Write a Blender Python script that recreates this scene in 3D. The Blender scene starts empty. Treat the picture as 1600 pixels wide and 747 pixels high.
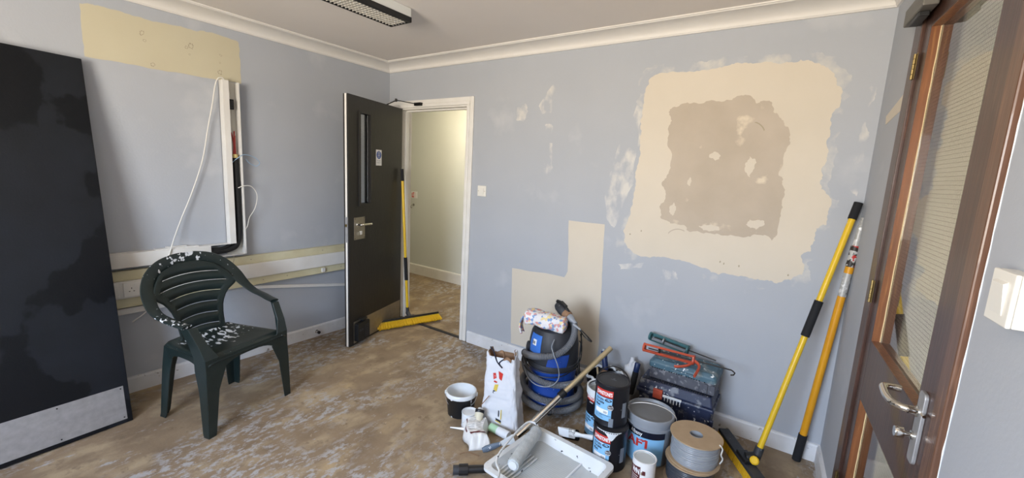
import bpy, bmesh, math, random
from mathutils import Vector, Matrix, noise
PI = math.pi
random.seed(7)
scene = bpy.context.scene
COL = scene.collection

# ------------------------------------------------------------------ camera
cam_d = bpy.data.cameras.new('camera')
cam = bpy.data.objects.new('camera', cam_d); COL.objects.link(cam)
cam_d.sensor_fit = 'HORIZONTAL'; cam_d.sensor_width = 36.0; cam_d.lens = 662.908 / 1600 * 36
cam_d.clip_start = 0.02; cam_d.clip_end = 200
_r = Vector((0.82266524, 0.56618039, 0.05159136)); _u = Vector((-0.12978142, 0.09867094, 0.98662091)); _f = Vector((-0.55351484, 0.81835433, -0.15465285))
cam.matrix_world = Matrix(((_r.x, _u.x, -_f.x, 3.2965), (_r.y, _u.y, -_f.y, -2.7197), (_r.z, _u.z, -_f.z, 1.4739), (0, 0, 0, 1)))
scene.camera = cam
# ------------------------------------------------------------------ world, lights, exposure
scene.view_settings.view_transform = 'Standard'; scene.view_settings.look = 'None'
scene.view_settings.gamma = 1.0; scene.view_settings.use_curve_mapping = False
scene.view_settings.exposure = 0.20
world = bpy.data.worlds.new('sky'); scene.world = world; world.use_nodes = True
wn = world.node_tree.nodes; wl = world.node_tree.links
bg = wn['Background']
tc = wn.new('ShaderNodeTexCoord'); sp = wn.new('ShaderNodeSeparateXYZ'); cr = wn.new('ShaderNodeValToRGB'); hm = wn.new('ShaderNodeMapRange'); hm.inputs[1].default_value = -1.0
wl.new(tc.outputs['Generated'], sp.inputs[0]); wl.new(sp.outputs['Z'], hm.inputs[0]); wl.new(hm.outputs[0], cr.inputs[0]); wl.new(cr.outputs[0], bg.inputs['Color'])
e = cr.color_ramp.elements
e[0].position = 0.0; e[0].color = (.95, .80, .62, 1)           # sunlit paving and ground outside
e[1].position = 1.0; e[1].color = (.40, .58, 1.0, 1)           # blue sky overhead
m_ = e.new(.497); m_.color = (1.0, .90, .76, 1)
m_ = e.new(.503); m_.color = (1.0, .98, .94, 1)              # hazy bright horizon
m_ = e.new(.62); m_.color = (.66, .80, 1.0, 1)
bg.inputs['Strength'].default_value = 28.0
# the room's window lets the sky in: a portal over the opening guides the sampling
pd = bpy.data.lights.new('window_portal', 'AREA'); pd.shape = 'RECTANGLE'; pd.size = 1.7; pd.size_y = 1.2
pd.cycles.is_portal = True
po = bpy.data.objects.new('window_portal', pd); COL.objects.link(po)
po.location = (2.3, -4.36, 1.5); po.rotation_euler = (PI / 2, 0, 0)   # -Z looks along +Y, into the room
po.rotation_euler = (math.radians(90), 0, 0)

def lin(h):
    h = h.lstrip('#'); c = [int(h[i:i + 2], 16) / 255 for i in (0, 2, 4)]
    return tuple((x / 12.92 if x <= .04045 else ((x + .055) / 1.055) ** 2.4) for x in c)

# ------------------------------------------------------------------ materials
def mat(name, col, rough=.5, metal=0., var=None, bump=0., bscale=60., spec=.5, layers=(), stretch=(1, 1, 1), coat=0.):
    """col: hex. var=(hex2, scale, amount): soft mottling. layers: (hex, scale, lo, hi, detail[, stretch[, seed]]) noise-thresholded spots."""
    m = bpy.data.materials.new(name); m.use_nodes = True
    nt = m.node_tree; N = nt.nodes; L = nt.links; b = N['Principled BSDF']
    b.inputs['Roughness'].default_value = rough; b.inputs['Metallic'].default_value = metal
    b.inputs['Specular IOR Level'].default_value = spec; b.inputs['Coat Weight'].default_value = coat
    t = N.new('ShaderNodeTexCoord'); cur = None
    def mapped(st, seed=0):
        mp = N.new('ShaderNodeMapping'); L.new(t.outputs['Object'], mp.inputs[0]); mp.inputs['Scale'].default_value = st
        mp.inputs['Location'].default_value = (seed * 3.7, seed * 1.3, seed * 2.1); return mp.outputs[0]
    c0 = lin(col)
    if var:
        n = N.new('ShaderNodeTexNoise'); n.inputs['Scale'].default_value = var[1]; n.inputs['Detail'].default_value = 6
        L.new(mapped(stretch), n.inputs['Vector'])
        r = N.new('ShaderNodeMapRange'); r.inputs[1].default_value = .3; r.inputs[2].default_value = .7; r.inputs[4].default_value = var[2]
        L.new(n.outputs['Fac'], r.inputs[0])
        mx = N.new('ShaderNodeMixRGB'); mx.inputs[1].default_value = (*c0, 1); mx.inputs[2].default_value = (*lin(var[0]), 1)
        L.new(r.outputs[0], mx.inputs[0]); cur = mx.outputs[0]
    for ly in layers:
        hx, sc, lo, hi, det = ly[:5]; st = ly[5] if len(ly) > 5 else (1, 1, 1); sd = ly[6] if len(ly) > 6 else 1
        n = N.new('ShaderNodeTexNoise'); n.inputs['Scale'].default_value = sc; n.inputs['Detail'].default_value = det
        L.new(mapped(st, sd), n.inputs['Vector'])
        r = N.new('ShaderNodeMapRange'); r.inputs[1].default_value = lo; r.inputs[2].default_value = hi
        L.new(n.outputs['Fac'], r.inputs[0])
        fac_ = r.outputs[0]
        if len(ly) > 7:
            cx, cy, cz, rad = ly[7]; dn = N.new('ShaderNodeVectorMath'); dn.operation = 'DISTANCE'; dn.inputs[1].default_value = (cx, cy, cz); L.new(t.outputs['Object'], dn.inputs[0])
            r2 = N.new('ShaderNodeMapRange'); r2.inputs[1].default_value = rad; r2.inputs[2].default_value = rad * .55; r2.inputs[3].default_value = 0; r2.inputs[4].default_value = .16; L.new(dn.outputs['Value'], r2.inputs[0])
            ad = N.new('ShaderNodeMath'); ad.operation = 'ADD'; L.new(n.outputs['Fac'], ad.inputs[0]); L.new(r2.outputs[0], ad.inputs[1]); L.new(ad.outputs[0], r.inputs[0])
        mx = N.new('ShaderNodeMixRGB'); mx.inputs[2].default_value = (*lin(hx), 1)
        if cur is None: mx.inputs[1].default_value = (*c0, 1)
        else: L.new(cur, mx.inputs[1])
        L.new(r.outputs[0], mx.inputs[0]); cur = mx.outputs[0]
    if cur is None: b.inputs['Base Color'].default_value = (*c0, 1)
    else: L.new(cur, b.inputs['Base Color'])
    if bump:
        n = N.new('ShaderNodeTexNoise'); n.inputs['Scale'].default_value = bscale; n.inputs['Detail'].default_value = 4
        L.new(mapped(stretch, 2), n.inputs['Vector'])
        bp = N.new('ShaderNodeBump'); bp.inputs['Strength'].default_value = bump; bp.inputs['Distance'].default_value = .004
        L.new(n.outputs['Fac'], bp.inputs['Height']); L.new(bp.outputs[0], b.inputs['Normal'])
    return m

def floor_mat():
    m = mat('worn_chipboard_floor', '#948168', .72, var=('#766450', 5, .9), bump=.35, bscale=70,
        layers=[('#a69478', 7, .50, .68, 10, (1.2, .7, 1), 2), ('#b49e7a', 3.1, .60, .74, 8, (1, .8, 1), 12), ('#86755f', 26, .55, .68, 10, (1, 1, 1), 6)])
    nt = m.node_tree; N = nt.nodes; L = nt.links; b = N['Principled BSDF']; cur = b.inputs['Base Color'].links[0].from_socket
    t = N.new('ShaderNodeTexCoord')
    def noise_(sc, st, loc, det, rough=.6):
        mp = N.new('ShaderNodeMapping'); mp.inputs['Scale'].default_value = st; mp.inputs['Location'].default_value = loc; L.new(t.outputs['Object'], mp.inputs[0])
        n = N.new('ShaderNodeTexNoise'); n.inputs['Scale'].default_value = sc; n.inputs['Detail'].default_value = det; n.inputs['Roughness'].default_value = rough
        L.new(mp.outputs[0], n.inputs['Vector']); return n.outputs['Fac']
    def rng(x, a, c, lo=0., hi=1.):
        r = N.new('ShaderNodeMapRange'); r.inputs[1].default_value = a; r.inputs[2].default_value = c; r.inputs[3].default_value = lo; r.inputs[4].default_value = hi; L.new(x, r.inputs[0]); return r.outputs[0]
    def mul(a, c):
        q = N.new('ShaderNodeMath'); q.operation = 'MULTIPLY'; L.new(a, q.inputs[0]); L.new(c, q.inputs[1]); return q.outputs[0]
    # grey adhesive residue: broad worn areas broken up by fine flaky grain
    area = rng(noise_(1.25, (1.5, .75, 1), (5.1, 2.7, 0), 4), .45, .56)
    flake = rng(noise_(17, (1.6, .8, 1), (1.3, 7.7, 0), 12, .74), .50, .56)
    few = rng(noise_(5.5, (1.7, .7, 1), (9.2, 3.3, 0), 12, .72), .60, .64)
    q = N.new('ShaderNodeMath'); q.operation = 'MAXIMUM'; L.new(mul(area, flake), q.inputs[0]); L.new(few, q.inputs[1])
    for fac, hx, k in ((q.outputs[0], '#a9a8a9', .9), (rng(noise_(9, (1, 1, 1), (4, 4, 0), 10, .7), .62, .68), '#6b5943', .7), (rng(noise_(150, (1, 1, 1), (2, 2, 0), 3), .70, .76), '#40372c', .8)):
        mx = N.new('ShaderNodeMixRGB'); mx.inputs[2].default_value = (*lin(hx), 1); L.new(cur, mx.inputs[1])
        w = N.new('ShaderNodeMath'); w.operation = 'MULTIPLY'; w.inputs[1].default_value = k; L.new(fac, w.inputs[0]); L.new(w.outputs[0], mx.inputs[0]); cur = mx.outputs[0]
    L.new(cur, b.inputs['Base Color']); return m
M = {}
WALLARGS = dict(rough=.75, var=('#a5aab2', 2.2, .5), bump=.12, bscale=90)
M['wall'] = mat('grey_blue_wall_paint', '#aeb2b9', layers=[('#b8bbc0', 3.1, .60, .74, 5)], **WALLARGS)
M['wallside'] = M['wall']
M['hall'] = mat('pale_hall_paint', '#d6d9d4', .8, var=('#ced2cc', 2, .5))
M['ceil'] = mat('ceiling_paint', '#e6e0da', .85, var=('#e0d9d2', 1.6, .6), bump=.06, bscale=60)
M['white'] = mat('white_gloss_trim', '#e9e7e2', .4, var=('#d8d4cc', 8, .5))
M['cove'] = mat('coving_paint', '#e2dfda', .6, var=('#dad6d0', 5, .5))
M['basebd'] = mat('scuffed_skirting_paint', '#dedfe2', .5, var=('#c9c8c6', 9, .6), layers=[('#8d8880', 30, .66, .74, 6)])
M['cream'] = mat('bare_filler_cream', '#d3cabb', .8, var=('#ccc3b3', 3, .6), bump=.05)
M['plaster'] = mat('drying_plaster_grey', '#bdb1a2', .85, var=('#afa393', 4, .8), bump=.15, bscale=40, layers=[('#d8ccb8', 7, .62, .70, 5)])
M['smear'] = mat('wall_paint_with_filler_smears', '#aeb2b9', layers=[('#b8bbc0', 3.1, .60, .74, 5), ('#cfcdc8', 13, .46, .64, 8, (1, 1, .6), 6)], **WALLARGS)
M['halo'] = mat('wall_paint_feathered_with_filler', '#aeb2b9', layers=[('#b8bbc0', 3.1, .60, .74, 5), ('#cac8c2', 9, .50, .68, 9, (1, 1, 1), 8)], **WALLARGS)
M['yellow_patch'] = mat('old_yellow_paint', '#c6bfa6', .8, var=('#beb69b', 3, .6), bump=.05)
M['scar'] = mat('wall_plug_scar', '#a79d88', .9)
M['floor'] = floor_mat()
M['blackdoor'] = mat('black_door_paint', '#211f1d', .42, var=('#2b2825', 14, .6), stretch=(3, 3, .35), bump=.25, bscale=40)
M['navydoor'] = mat('black_navy_door_paint', '#15181d', .5, var=('#1b1f26', 6, .8), spec=.3, layers=[('#06090f', 2.3, .52, .535, 5, (1, 1, .7), 3), ('#26292e', 40, .70, .76, 8, (1, 1, 1), 6)], bump=.2, bscale=120)
M['steel'] = mat('brushed_steel', '#b4b4b6', .5, .6, var=('#8f8f8f', 30, .5), stretch=(1, 1, 1))
M['kick'] = mat('satin_kick_plate', '#a9a294', .45, .85, var=('#978f80', 20, .6))
M['chrome'] = mat('chrome', '#d6d4cf', .12, 1.)
M['darkmetal'] = mat('dark_closer_metal', '#1d1c1b', .4, .6)
M['pvc'] = mat('white_pvc_trunking', '#e6e5e2', .35, var=('#d4d0c8', 6, .6))
M['creampvc'] = mat('cream_pvc_trunking', '#d9d3b4', .45, var=('#c5bc98', 7, .8))
M['socket'] = mat('socket_plastic', '#e9e8e3', .35)
M['hole'] = mat('dark_hole', '#15130f', .9)
M['blackcable'] = mat('black_foam_cable', '#151515', .75, bump=.3, bscale=90)
M['whitecable'] = mat('white_cable', '#dfddd6', .5)
M['redcable'] = mat('red_cable', '#a3251d', .45)
M['bluecable'] = mat('blue_cable', '#8eb1cf', .4)
M['copper'] = mat('yellow_tape', '#cdb878', .5)
M['chair'] = mat('dark_green_plastic', '#172221', .36, var=('#212e2d', 9, .7), bump=.08, bscale=120)
M['chairspot'] = mat('dark_green_plastic_paint_splashed', '#172221', .4, var=('#26312f', 9, .8),
    layers=[('#d3d8de', 34, .70, .73, 9, (.7, 1.4, 1), 3, (-.10, .02, .43, .24)), ('#c9ced4', 60, .70, .715, 4, (1, 1, 1), 5)])
M['chairrim'] = mat('dark_green_plastic_few_splashes', '#172221', .36, var=('#242f2e', 9, .7),
    layers=[('#dfe2e6', 34, .735, .75, 7, (1, 1, 1), 11, (-.29, -.06, .88, .19)), ('#dfe2e6', 60, .735, .75, 6, (1, 1, 1), 5, (.06, -.27, .61, .20)), ('#cfd4d8', 60, .72, .735, 4, (1, 1, 1), 9)])
M['louvre'] = mat('louvre_aluminium', '#d8d5ce', .45, .35)
M['blackplastic'] = mat('black_plastic', '#161719', .45)
M['charcoal'] = mat('charcoal_plastic', '#2c2e33', .5, var=('#3f4146', 25, .7), layers=[('#8c8c8c', 60, .70, .76, 4)])
M['lampbody'] = mat('lamp_body_white', '#dcdedb', .5)
M['bristle'] = mat('yellow_bristles', '#e9bd1e', .6)
M['bristle2'] = mat('pale_yellow_bristles', '#d8a91c', .7)
M['yellowpole'] = mat('yellow_pole', '#e3bd28', .35, var=('#d6ac1c', 8, .5), layers=[('#e9e4cc', 70, .72, .76, 3)])
M['orangepole'] = mat('orange_yellow_pole', '#d99a15', .42, var=('#c8860e', 12, .6), layers=[('#e8e0d0', 34, .66, .70, 8, (1, 1, .4), 3)])
M['dirtyalu'] = mat('paint_smeared_aluminium', '#a5a5a2', .5, .3, var=('#c9c9c7', 40, .8), layers=[('#e0e0e0', 34, .55, .6, 6), ('#4a4642', 46, .64, .68, 6, (1, 1, 1), 4)])
M['foam'] = mat('black_foam_grip', '#15161a', .85, bump=.2, bscale=200)
def wood(name, c1, c2, c3):
    m = mat(name, c1, .38, var=(c2, 5, 1.), stretch=(14, 14, 1.0), bump=.15, bscale=12, spec=.5, coat=.15, layers=[(c3, 9, .56, .75, 7, (12, 12, .7), 3)])
    return m
M['wood'] = wood('dark_mahogany_varnish', '#4f342a', '#3b271f', '#624233')
M['woodlit'] = wood('daylit_mahogany_reveal', '#845331', '#6b4126', '#996a3c')  # same door wood, with daylight on the reveals painted into its colour
M['woodedge'] = wood('lit_mahogany_edge', '#6b4a37', '#593d2d', '#83604a')  # lighter copy of the wood: light on the near jamb put into the colour
M['bead'] = mat('raw_split_bead', '#d8c49a', .8)
M['brass'] = mat('aged_brass', '#8c7a52', .4, 1.)
M['navy'] = mat('navy_can_print', '#0d1226', .35)
M['canblack'] = mat('black_can_print', '#0f1119', .38, layers=[('#c9ccd0', 50, .735, .75, 4)])
M['canlid'] = mat('dusty_black_lid', '#26272b', .5, var=('#3a3a3d', 10, .7))
M['lightblue'] = mat('light_blue_label', '#86bee6', .45)
M['redprint'] = mat('red_print', '#c3332a', .45)
M['whiteprint'] = mat('white_print', '#eeeeee', .5)
M['blackprint'] = mat('dark_print', '#15192b', .5)
M['greyprint'] = mat('grey_print', '#7f8791', .5)
M['whitepaint'] = mat('dried_white_paint', '#dfe3e6', .45, var=('#cfd5da', 12, .7), bump=.3, bscale=50)
M['spattered'] = mat('black_plastic_white_spatter', '#131417', .45, layers=[('#e5e8ea', 30, .665, .68, 8)])
M['paintgrey'] = mat('pale_grey_wet_paint', '#c3c9cb', .25, var=('#b7bdbf', 6, .6))
M['traywhite'] = mat('paint_crusted_white_tray', '#dfe2e3', .4, var=('#cfd4d6', 9, .7), layers=[('#20262e', 40, .665, .68, 6)], bump=.2, bscale=60)
M['nap'] = mat('paint_soaked_roller_nap', '#b9c0c2', .8, var=('#c9cfd1', 30, .8), bump=.9, bscale=260, layers=[('#7d8486', 130, .66, .72, 3)])
M['tubgrey'] = mat('grey_tub_plastic', '#8f949b', .4, var=('#7f848b', 6, .6))
M['tublid'] = mat('dusty_grey_lid', '#77797b', .5, var=('#64625f', 5, .9))
M['cardboard'] = mat('reel_cardboard', '#b39b7d', .85, var=('#a48c6d', 18, .6))
M['reelcable'] = mat('grey_cable', '#9ba0a6', .3, var=('#8b9096', 20, .4), coat=.4)
M['darkcable'] = mat('dark_grey_cable', '#43464e', .3, coat=.4)
M['vacblue'] = mat('blue_vacuum_plastic', '#1f479b', .35, var=('#193b85', 6, .6), layers=[('#cfd6e0', 60, .725, .74, 3)])
M['vacpanel'] = mat('bright_blue_panel', '#3b71c4', .4)
M['vacblack'] = mat('dusty_black_plastic', '#24262b', .55, var=('#33353b', 14, .7))
M['hose'] = mat('ribbed_grey_hose', '#707276', .45, var=('#5a5c60', 9, .6))
M['teal'] = mat('scuffed_teal_case', '#3c5c6c', .5, var=('#506d7a', 7, .8), layers=[('#7f8a8b', 16, .54, .66, 11), ('#e2e5e4', 38, .64, .66, 5, (1, 1, 1), 4), ('#2a3236', 16, .66, .72, 6, (1, 1, 1), 8)])
M['casegrey'] = mat('grey_case_body', '#4b4d57', .6, var=('#5a5c64', 18, .8), layers=[('#84858a', 34, .54, .64, 11)])
M['casenavy'] = mat('navy_toolbox_plastic', '#1d2642', .5, var=('#2b3450', 9, .8), layers=[('#7b7f88', 20, .57, .68, 11), ('#e2e4e6', 44, .66, .68, 5, (1, 1, 1), 4)])
M['orange'] = mat('orange_red_gun', '#c4553b', .5, var=('#a9452f', 14, .6), layers=[('#e6ddd6', 40, .70, .72, 4)])
M['tealgun'] = mat('worn_teal_gun', '#3f7074', .5, var=('#2f5559', 14, .8), layers=[('#c2c9c8', 40, .66, .70, 5)])
M['rust'] = mat('dark_steel_rod', '#3c3734', .5, .7)
M['paper'] = mat('white_paper_sack', '#d3d5da', .8, var=('#cfd2d8', 5, .6))
M['sackin'] = mat('brown_sack_lining', '#8a6c53', .9)
M['plasticbag'] = mat('printed_plastic_bag', '#e3e3e1', .4, var=('#cfcfcc', 9, .6))
M['maroon'] = mat('maroon_print', '#5c2327', .5)
M['green'] = mat('pale_green_print', '#a9d0ac', .5)
M['yellowprint'] = mat('yellow_print', '#cfb64a', .5)
M['bluegrey'] = mat('blue_grey_handle', '#5c6b7c', .5, layers=[('#dfe2e4', 50, .64, .67, 5)])
M['navyhandle'] = mat('navy_handle', '#1c2f5c', .4)
M['palewood'] = mat('pale_wood_stick', '#c9b691', .6)
M['debris'] = mat('rubble_and_offcuts', '#8d7a66', .9, var=('#b9a68c', 20, .9))
M['switchp'] = mat('switch_plastic', '#e2dfd6', .35)
M['carpetgap'] = mat('threshold_dark_strip', '#2e2b29', .7)
# floral / patterned cloth
def cloth_mat():
    m = bpy.data.materials.new('patterned_cloth'); m.use_nodes = True; N = m.node_tree.nodes; L = m.node_tree.links; b = N['Principled BSDF']
    t = N.new('ShaderNodeTexCoord'); v = N.new('ShaderNodeTexVoronoi'); v.inputs['Scale'].default_value = 62
    L.new(t.outputs['Object'], v.inputs['Vector']); s = N.new('ShaderNodeSeparateColor'); L.new(v.outputs['Color'], s.inputs[0])
    r = N.new('ShaderNodeValToRGB'); L.new(s.outputs[0], r.inputs[0]); r.color_ramp.interpolation = 'CONSTANT'
    E_ = r.color_ramp.elements; E_[0].color = (*lin('#dfdcdc'), 1); E_[1].position = .42; E_[1].color = (*lin('#d39a98'), 1)
    for p_, c in ((.6, '#7f9cc6'), (.76, '#e2cf9b'), (.86, '#d8d6da')): q = E_.new(p_); q.color = (*lin(c), 1)
    L.new(r.outputs[0], b.inputs['Base Color']); b.inputs['Roughness'].default_value = .9
    return m
M['cloth'] = cloth_mat()
def glass_mat(name, tint=(.95, .97, .96), rough=.0):
    m = bpy.data.materials.new(name); m.use_nodes = True; b = m.node_tree.nodes['Principled BSDF']
    b.inputs['Base Color'].default_value = (*tint, 1); b.inputs['Transmission Weight'].default_value = 1.; b.inputs['Roughness'].default_value = rough
    b.inputs['IOR'].default_value = 1.45
    return m
M['glass'] = glass_mat('wired_glass')
M['frost'] = glass_mat('obscure_wired_glass', (.55, .53, .50), .03)
def emit(name, col, s):
    m = bpy.data.materials.new(name); m.use_nodes = True; b = m.node_tree.nodes['Principled BSDF']
    b.inputs['Base Color'].default_value = (*col, 1); b.inputs['Emission Color'].default_value = (*col, 1); b.inputs['Emission Strength'].default_value = s
    return m

# ------------------------------------------------------------------ geometry helpers
class B:
    def __init__(s): s.v = []; s.f = []
    def add(s, vs, fs, m=None):
        o = len(s.v); s.v += [tuple(m @ Vector(p)) if m else tuple(p) for p in vs]; s.f += [tuple(i + o for i in f) for f in fs]; return s
    def box(s, lo, hi, m=None):
        x0, y0, z0 = lo; x1, y1, z1 = hi
        return s.add([(x0, y0, z0), (x1, y0, z0), (x1, y1, z0), (x0, y1, z0), (x0, y0, z1), (x1, y0, z1), (x1, y1, z1), (x0, y1, z1)],
                     [(0, 3, 2, 1), (4, 5, 6, 7), (0, 1, 5, 4), (1, 2, 6, 5), (2, 3, 7, 6), (3, 0, 4, 7)], m)
    def lathe(s, prof, n=32, m=None, cap0=False, cap1=False):
        vs = [(r * math.cos(2 * PI * k / n), r * math.sin(2 * PI * k / n), z) for r, z in prof for k in range(n)]
        fs = [(i * n + k, i * n + (k + 1) % n, (i + 1) * n + (k + 1) % n, (i + 1) * n + k) for i in range(len(prof) - 1) for k in range(n)]
        if cap0: fs.append(tuple(range(n))[::-1])
        if cap1: fs.append(tuple((len(prof) - 1) * n + k for k in range(n)))
        return s.add(vs, fs, m)
    def tube(s, pts, r, n=10, m=None, closed=False, rf=None, sq=(1, 1)):
        P = [Vector(p) for p in pts]; k = len(P); vs = []; fs = []
        T = []
        for i in range(k):
            a = P[(i - 1) % k] if (closed or i > 0) else P[i]; b = P[(i + 1) % k] if (closed or i < k - 1) else P[i]
            T.append((b - a).normalized())
        up = Vector((0, 0, 1)) if abs(T[0].z) < .9 else Vector((1, 0, 0))
        nrm = (up - T[0] * up.dot(T[0])).normalized()
        for i in range(k):
            if i: 
                nrm = nrm - T[i] * nrm.dot(T[i]); nrm.normalize()
            bn = T[i].cross(nrm); rr = rf(i / (k - 1)) if rf else r
            for j in range(n):
                a = 2 * PI * j / n; vs.append(P[i] + (nrm * math.cos(a) * sq[0] + bn * math.sin(a) * sq[1]) * rr)
        for i in range(k if closed else k - 1):
            i2 = (i + 1) % k
            for j in range(n): fs.append((i * n + j, i * n + (j + 1) % n, i2 * n + (j + 1) % n, i2 * n + j))
        if not closed: fs.append(tuple(range(n))[::-1]); fs.append(tuple((k - 1) * n + j for j in range(n)))
        return s.add(vs, fs, m)
    def prism(s, poly, z0, z1, m=None):
        n = len(poly)
        return s.add([(x, y, z0) for x, y in poly] + [(x, y, z1) for x, y in poly],
                     [tuple(range(n))[::-1], tuple(range(n, 2 * n))] + [(i, (i + 1) % n, (i + 1) % n + n, i + n) for i in range(n)], m)
    def grid(s, nu, nv, fn, m=None, skip=None):
        vs = [fn(i / nu, j / nv) for j in range(nv + 1) for i in range(nu + 1)]
        fs = [(j * (nu + 1) + i, j * (nu + 1) + i + 1, (j + 1) * (nu + 1) + i + 1, (j + 1) * (nu + 1) + i) for j in range(nv) for i in range(nu) if not (skip and skip((i + .5) / nu, (j + .5) / nv))]
        return s.add(vs, fs, m)

def obj(name, b, m, parent=None, smooth=None, bevel=0., solid=0., subsurf=0, loc=None, rot=None, clean=False):
    me = bpy.data.meshes.new(name); me.from_pydata(b.v, [], b.f); me.materials.append(M[m] if isinstance(m, str) else m)
    bm = bmesh.new(); bm.from_mesh(me)
    if clean: bmesh.ops.remove_doubles(bm, verts=bm.verts, dist=1e-5)
    bmesh.ops.recalc_face_normals(bm, faces=bm.faces); bm.to_mesh(me); bm.free()
    if smooth:
        me.polygons.foreach_set('use_smooth', [True] * len(me.polygons)); me.set_sharp_from_angle(angle=math.radians(smooth))
    o = bpy.data.objects.new(name, me); COL.objects.link(o)
    if solid:
        md = o.modifiers.new('solid', 'SOLIDIFY'); md.thickness = solid; md.offset = 0
    if bevel:
        md = o.modifiers.new('bevel', 'BEVEL'); md.width = bevel; md.segments = 2; md.limit_method = 'ANGLE'; md.angle_limit = math.radians(35)
    if subsurf:
        md = o.modifiers.new('sub', 'SUBSURF'); md.levels = subsurf; md.render_levels = subsurf
    if parent: o.parent = parent
    if loc: o.location = loc
    if rot: o.rotation_euler = rot
    return o
def tag(o, label=None, cat=None, group=None, kind=None):
    if label: o['label'] = label
    if cat: o['category'] = cat
    if group: o['group'] = group
    if kind: o['kind'] = kind
    return o
def thing(name, label, cat, loc=(0, 0, 0), rz=0, group=None, kind=None, matrix=None):
    o = bpy.data.objects.new(name, None); COL.objects.link(o); o.empty_display_size = .05
    if matrix is not None: o.matrix_world = matrix
    else: o.location = loc; o.rotation_euler = (0, 0, rz)
    return tag(o, label, cat, group, kind)
def bx(name, lo, hi, m, parent=None, bevel=0., **k): return obj(name, B().box(lo, hi), m, parent, bevel=bevel, **k)
def spline(pts, n=8, closed=False):
    P = [Vector(p) for p in pts]; out = []; k = len(P)
    for i in range(k if closed else k - 1):
        p0 = P[(i - 1) % k] if (closed or i > 0) else P[i] * 2 - P[i + 1]; p1 = P[i]; p2 = P[(i + 1) % k]
        p3 = P[(i + 2) % k] if (closed or i < k - 2) else P[i + 1] * 2 - P[i]
        for j in range(n):
            t = j / n; out.append(.5 * ((2 * p1) + (p2 - p0) * t + (2 * p0 - 5 * p1 + 4 * p2 - p3) * t * t + (3 * p1 - p0 - 3 * p2 + p3) * t ** 3))
    if not closed: out.append(P[-1])
    return out
def axis_matrix(a, b, roll=0.):
    a = Vector(a); b = Vector(b); z = (b - a).normalized(); x = Vector((0, 0, 1)).cross(z)
    if x.length < 1e-4: x = Vector((1, 0, 0))
    x.normalize(); y = z.cross(x)
    m = Matrix(((x.x, y.x, z.x, a.x), (x.y, y.y, z.y, a.y), (x.z, y.z, z.z, a.z), (0, 0, 0, 1)))
    return m @ Matrix.Rotation(roll, 4, 'Z')
def rounded(w, h, r, n=4, cx=0, cy=0):
    out = []
    for sx, sy, a0 in ((1, 1, 0), (-1, 1, 90), (-1, -1, 180), (1, -1, 270)):
        for i in range(n + 1):
            a = math.radians(a0 + 90 * i / n); out.append((cx + sx * (w / 2 - r) + r * math.cos(a), cy + sy * (h / 2 - r) + r * math.sin(a)))
    return out
def text_geo(s, h, bold=.0, width=None):
    cu = bpy.data.curves.new('t', 'FONT'); cu.body = s; cu.size = 1.; cu.offset = bold; cu.resolution_u = 3; cu.align_x = 'LEFT'
    ob = bpy.data.objects.new('t', cu); COL.objects.link(ob)
    me = ob.to_mesh(); vs = [tuple(v.co) for v in me.vertices]; fs = [tuple(p.vertices) for p in me.polygons]
    ob.to_mesh_clear(); bpy.data.objects.remove(ob); bpy.data.curves.remove(cu)
    if not vs: return [], []
    x0 = min(v[0] for v in vs); x1 = max(v[0] for v in vs); y0 = 0; y1 = max(v[1] for v in vs)
    k = h / (y1 - y0); kx = k if width is None else width / (x1 - x0)
    return [((v[0] - (x0 + x1) / 2) * kx, v[1] * k, 0) for v in vs], fs
def text_curved(b, s, R, az, z, h, bold=0., width=None):
    """text around a cylinder of radius R, centred at azimuth az, read from outside"""
    vs, fs = text_geo(s, h, bold, width)
    return b.add([(R * math.cos(az + x / R), R * math.sin(az + x / R), z + y) for x, y, _ in vs], fs)
def arc_panel(b, R, a0, a1, z0, z1, n=16, R1=None):
    R1 = R if R1 is None else R1
    return b.grid(n, 1, lambda u, v: ((R + (R1 - R) * v) * math.cos(a0 + (a1 - a0) * u), (R + (R1 - R) * v) * math.sin(a0 + (a1 - a0) * u), z0 + (z1 - z0) * v))
def ragged(poly, amp, it=3, seed=0):
    rnd = random.Random(seed); P = [Vector((x, y)) for x, y in poly]
    for k in range(it):
        Q = []
        for i in range(len(P)):
            a, b_ = P[i], P[(i + 1) % len(P)]; d = b_ - a; n_ = Vector((-d.y, d.x))
            Q += [a, (a + b_) / 2 + (n_.normalized() if n_.length > 1e-9 else n_) * rnd.uniform(-1, 1) * min(amp / (1.7 ** k), d.length * .22)]
        P = Q
    return [(p.x, p.y) for p in P]

# ================================================================== SETTING
W = 3.544; H = 2.386; ANG = 0.06085; YF = -4.3
def S(o, label, cat): return tag(o, label, cat, kind='structure')
RWM = Matrix(((math.sin(ANG), math.cos(ANG), 0, W), (-math.cos(ANG), math.sin(ANG), 0, 0), (0, 0, 1, 0), (0, 0, 0, 1)))   # x along the wall, -y into the room
S(obj('floor', B().box((-3.2, YF - .2, -.1), (4.6, 3.2, 0)), 'floor'), 'worn brown chipboard floor with grey scuffed patches', 'floor')
S(obj('ceiling', B().box((-.2, YF - .2, H), (4.6, .12, H + .12)), 'ceil'), 'plain off-white ceiling of the room', 'ceiling')
wl_ = S(obj('wall_left', B().box((-.12, YF - .2, 0), (0, .12, H)), 'wallside'), 'grey-blue left wall with a large yellowish patch', 'wall')
DX0, DX1, DZ = .135, .98, 2.01
wb = S(obj('wall_back', B().box((0, 0, 0), (DX0, .12, H)).box((DX1, 0, 0), (W + .14, .12, H)).box((DX0, 0, DZ), (DX1, .12, H)), 'wall'), 'grey-blue back wall with cream filler patches', 'wall')
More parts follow.
